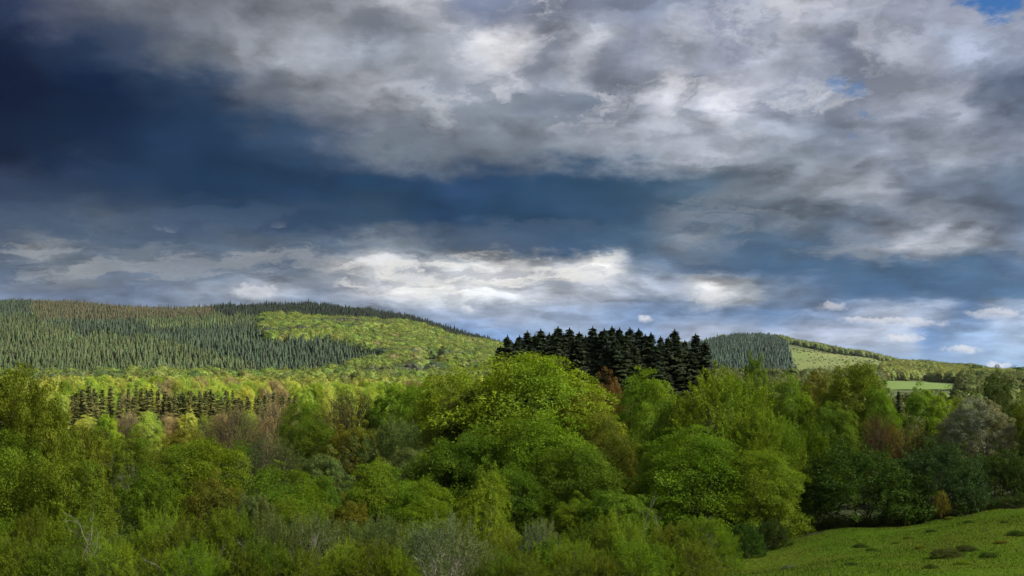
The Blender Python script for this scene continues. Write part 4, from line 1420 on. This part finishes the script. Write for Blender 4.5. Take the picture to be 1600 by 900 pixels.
def grass_build(T, df):
    p = T.new('ShaderNodeNewGeometry').outputs['Position']
    va = T.new('ShaderNodeAttribute', attribute_name='v').outputs['Fac']
    n = T.noise(T.vm('MULTIPLY', p, (1.0, .55, 1.0)), 0.13, 5.0, 0.62)
    n2 = T.noise(p, 0.75, 5.0, 0.65)
    c = T.mix(T.maprange(n, .36, .62), (.048, .084, .009), (.084, .102, .016))
    c = T.mix(T.maprange(n2, .55, .70, 0, .8), c, (.098, .102, .022))
    c = T.mix(T.maprange(n2, .46, .32, 0, .8), c, (.034, .068, .006))
    return T.vm('SCALE', c, s=T.m('MULTIPLY_ADD', va, .8, .6))


GR = link('grass', mesh_np('grass', v, f, {'v': va}), mat_simple('grass', grass_build, 1.0, 0.0))
GR.color = (.075, .125, .014, 1)
GR['kind'] = 'stuff'
GR['label'] = 'short rough grass covering the sloping pasture'
GR['category'] = 'grass'

# weeds in the pasture
wd = []
for px, py, s, c in [(1345, 856, 1.0, 'dark'), (1362, 862, .8, 'dark'), (1402, 850, .7, 'fresh'), (1480, 872, 1.7, 'brown'), (1510, 862, 1.2, 'brown'), (1545, 872, 1.0, 'dark'), (1590, 838, 1.2, 'dark'), (1485, 812, .9, 'olive'), (1455, 832, .8, 'dark'),
                     (1420, 842, .7, 'olive'), (1515, 818, .8, 'dark'), (1235, 890, .9, 'grey'), (1330, 885, .7, 'dark'), (1455, 890, .8, 'dark'), (1570, 818, .7, 'dark'), (1505, 884, .9, 'fresh'), (1440, 858, .8, 'bronze'), (1565, 850, .8, 'bronze'), (1378, 824, .6, 'olive')]:
    # find the ground point on that line of sight
    ys = np.linspace(45, 100, 300)
    xs = (px - 800) / F * ys
    zs = terrain(xs, ys)
    pyy = HZ - F * zs / ys
    i = int(np.argmin(np.abs(pyy - py)))
    wd.append((px, xs[i], ys[i], s, c))
wd.sort()
for i, (px, xx_, yy_, s, c) in enumerate(wd):
    place('bush%d' % (i % 2), xx_, yy_, s * 1.15, s * .42, {'dark': 'weed', 'brown': 'weedbrown'}.get(c, c), '%s low weed clump, %s from the left in the pasture' % ({'dark': 'dark', 'fresh': 'fresh green', 'brown': 'brown', 'olive': 'olive', 'grey': 'pale grey', 'bronze': 'yellowish'}[c], ordinal(i + 1)), 'weed', 'weed_clump', 'weed clumps in the pasture', sink=.05)
place_px('bare0', 1470, 766, 26, 94.5, 'gorse', 'yellow flowering gorse bush at the foot of the hedge above the pasture', 'bush', 'gorse_bush')
es = [('bush%d' % (i % 2), px, top, w, 95.5, 'dark') for i, (px, top, w) in enumerate([(1395, 798, 60), (1440, 792, 55), (1490, 782, 60), (1535, 782, 56), (1580, 775, 70), (1620, 770, 60), (1350, 806, 50), (1300, 812, 50), (1255, 818, 50)])]
es += [('bush1', 1205, 812, 60, 88, 'dark'), ('bush2', 1165, 818, 60, 82, 'deep'), ('bush0', 1180, 800, 70, 93, 'dark')]
row('bramble', es, lambda o, e: 'dark bramble bush, %s from the left along the pasture hedge' % o, 'brambles along the pasture hedge', 'bush', 'bramble_bush')

# ------------------------------------------------------------------ clouds out of the frame, that keep the sun off the near valley
def cloud_mat():
    m = bpy.data.materials.new("cloud")
    m.use_nodes = True
    T = NT(m.node_tree)
    T.n.clear()
    df = T.new('ShaderNodeBsdfDiffuse')
    df.inputs[0].default_value = (.8, .8, .82, 1)
    tp = T.new('ShaderNodeBsdfTransparent')
    tp.inputs[0].default_value = (1, 1, 1, 1)
    mx = T.new('ShaderNodeMixShader')
    p = T.new('ShaderNodeTexCoord').outputs['Object']
    mx_f = T.maprange(T.noise(p, 2.0, 4.0, .6), .3, .7, .10, .32)
    T.put(mx.inputs[0], mx_f)
    T.l.new(tp.outputs[0], mx.inputs[1])
    T.l.new(df.outputs[0], mx.inputs[2])
    o = T.new('ShaderNodeOutputMaterial')
    T.l.new(mx.outputs[0], o.inputs[0])
    return m


M_CLOUD = cloud_mat()


def cloud(shadow_xy, alt, rx, ry, rz, seed):
    import bmesh
    bm = bmesh.new()
    bmesh.ops.create_icosphere(bm, subdivisions=5, radius=1.0)
    from mathutils import noise
    for v in bm.verts:
        n = v.co.normalized()
        d = 1 + .16 * noise.fractal(n * 2.2 + Vector((seed, 0, 0)), 1.0, 2.0, 5) + .05 * noise.fractal(n * 9 + Vector((seed, 3, 0)), 1.0, 2.0, 3)
        v.co = n * d
    me = bpy.data.meshes.new("cloud")
    bm.to_mesh(me)
    bm.free()
    for p in me.polygons:
        p.use_smooth = True
    o = link("cloud", me, M_CLOUD)
    o.scale = (rx, ry, rz)
    k = (alt + 15) / sun_vec.z
    o.location = (shadow_xy[0] + sun_vec.x * k, shadow_xy[1] + sun_vec.y * k, alt)
    o['kind'] = 'structure'
    return o


cloud((70, 88), 520, 430, 140, 60, 3.0)

# ------------------------------------------------------------------ air between here and the far hills
HX, HY0, HY1, HZ0, HZ1 = 9500.0, -700.0, 9800.0, -40.0, 215.0
hv = np.array([(sx * HX, yv_, zv_) for zv_ in (HZ0, HZ1) for yv_ in (HY0, HY1) for sx in (-1, 1)])
hf = np.array([(0, 2, 3, 1), (4, 5, 7, 6), (0, 1, 5, 4), (2, 6, 7, 3), (0, 4, 6, 2), (1, 3, 7, 5)])
hm = bpy.data.materials.new("haze")
hm.use_nodes = True
HT = NT(hm.node_tree)
HT.n.clear()
pv_ = HT.new('ShaderNodeVolumePrincipled')
pv_.inputs['Color'].default_value = (.72, .84, 1.0, 1)
pv_.inputs['Density'].default_value = 0.000010
HT.l.new(pv_.outputs[0], HT.new('ShaderNodeOutputMaterial').inputs['Volume'])
HAZE = link("haze", mesh_np("haze", hv, hf), hm)
HAZE['kind'] = 'stuff'
HAZE['label'] = 'thin blue air haze softening the far hills'
HAZE['category'] = 'haze'
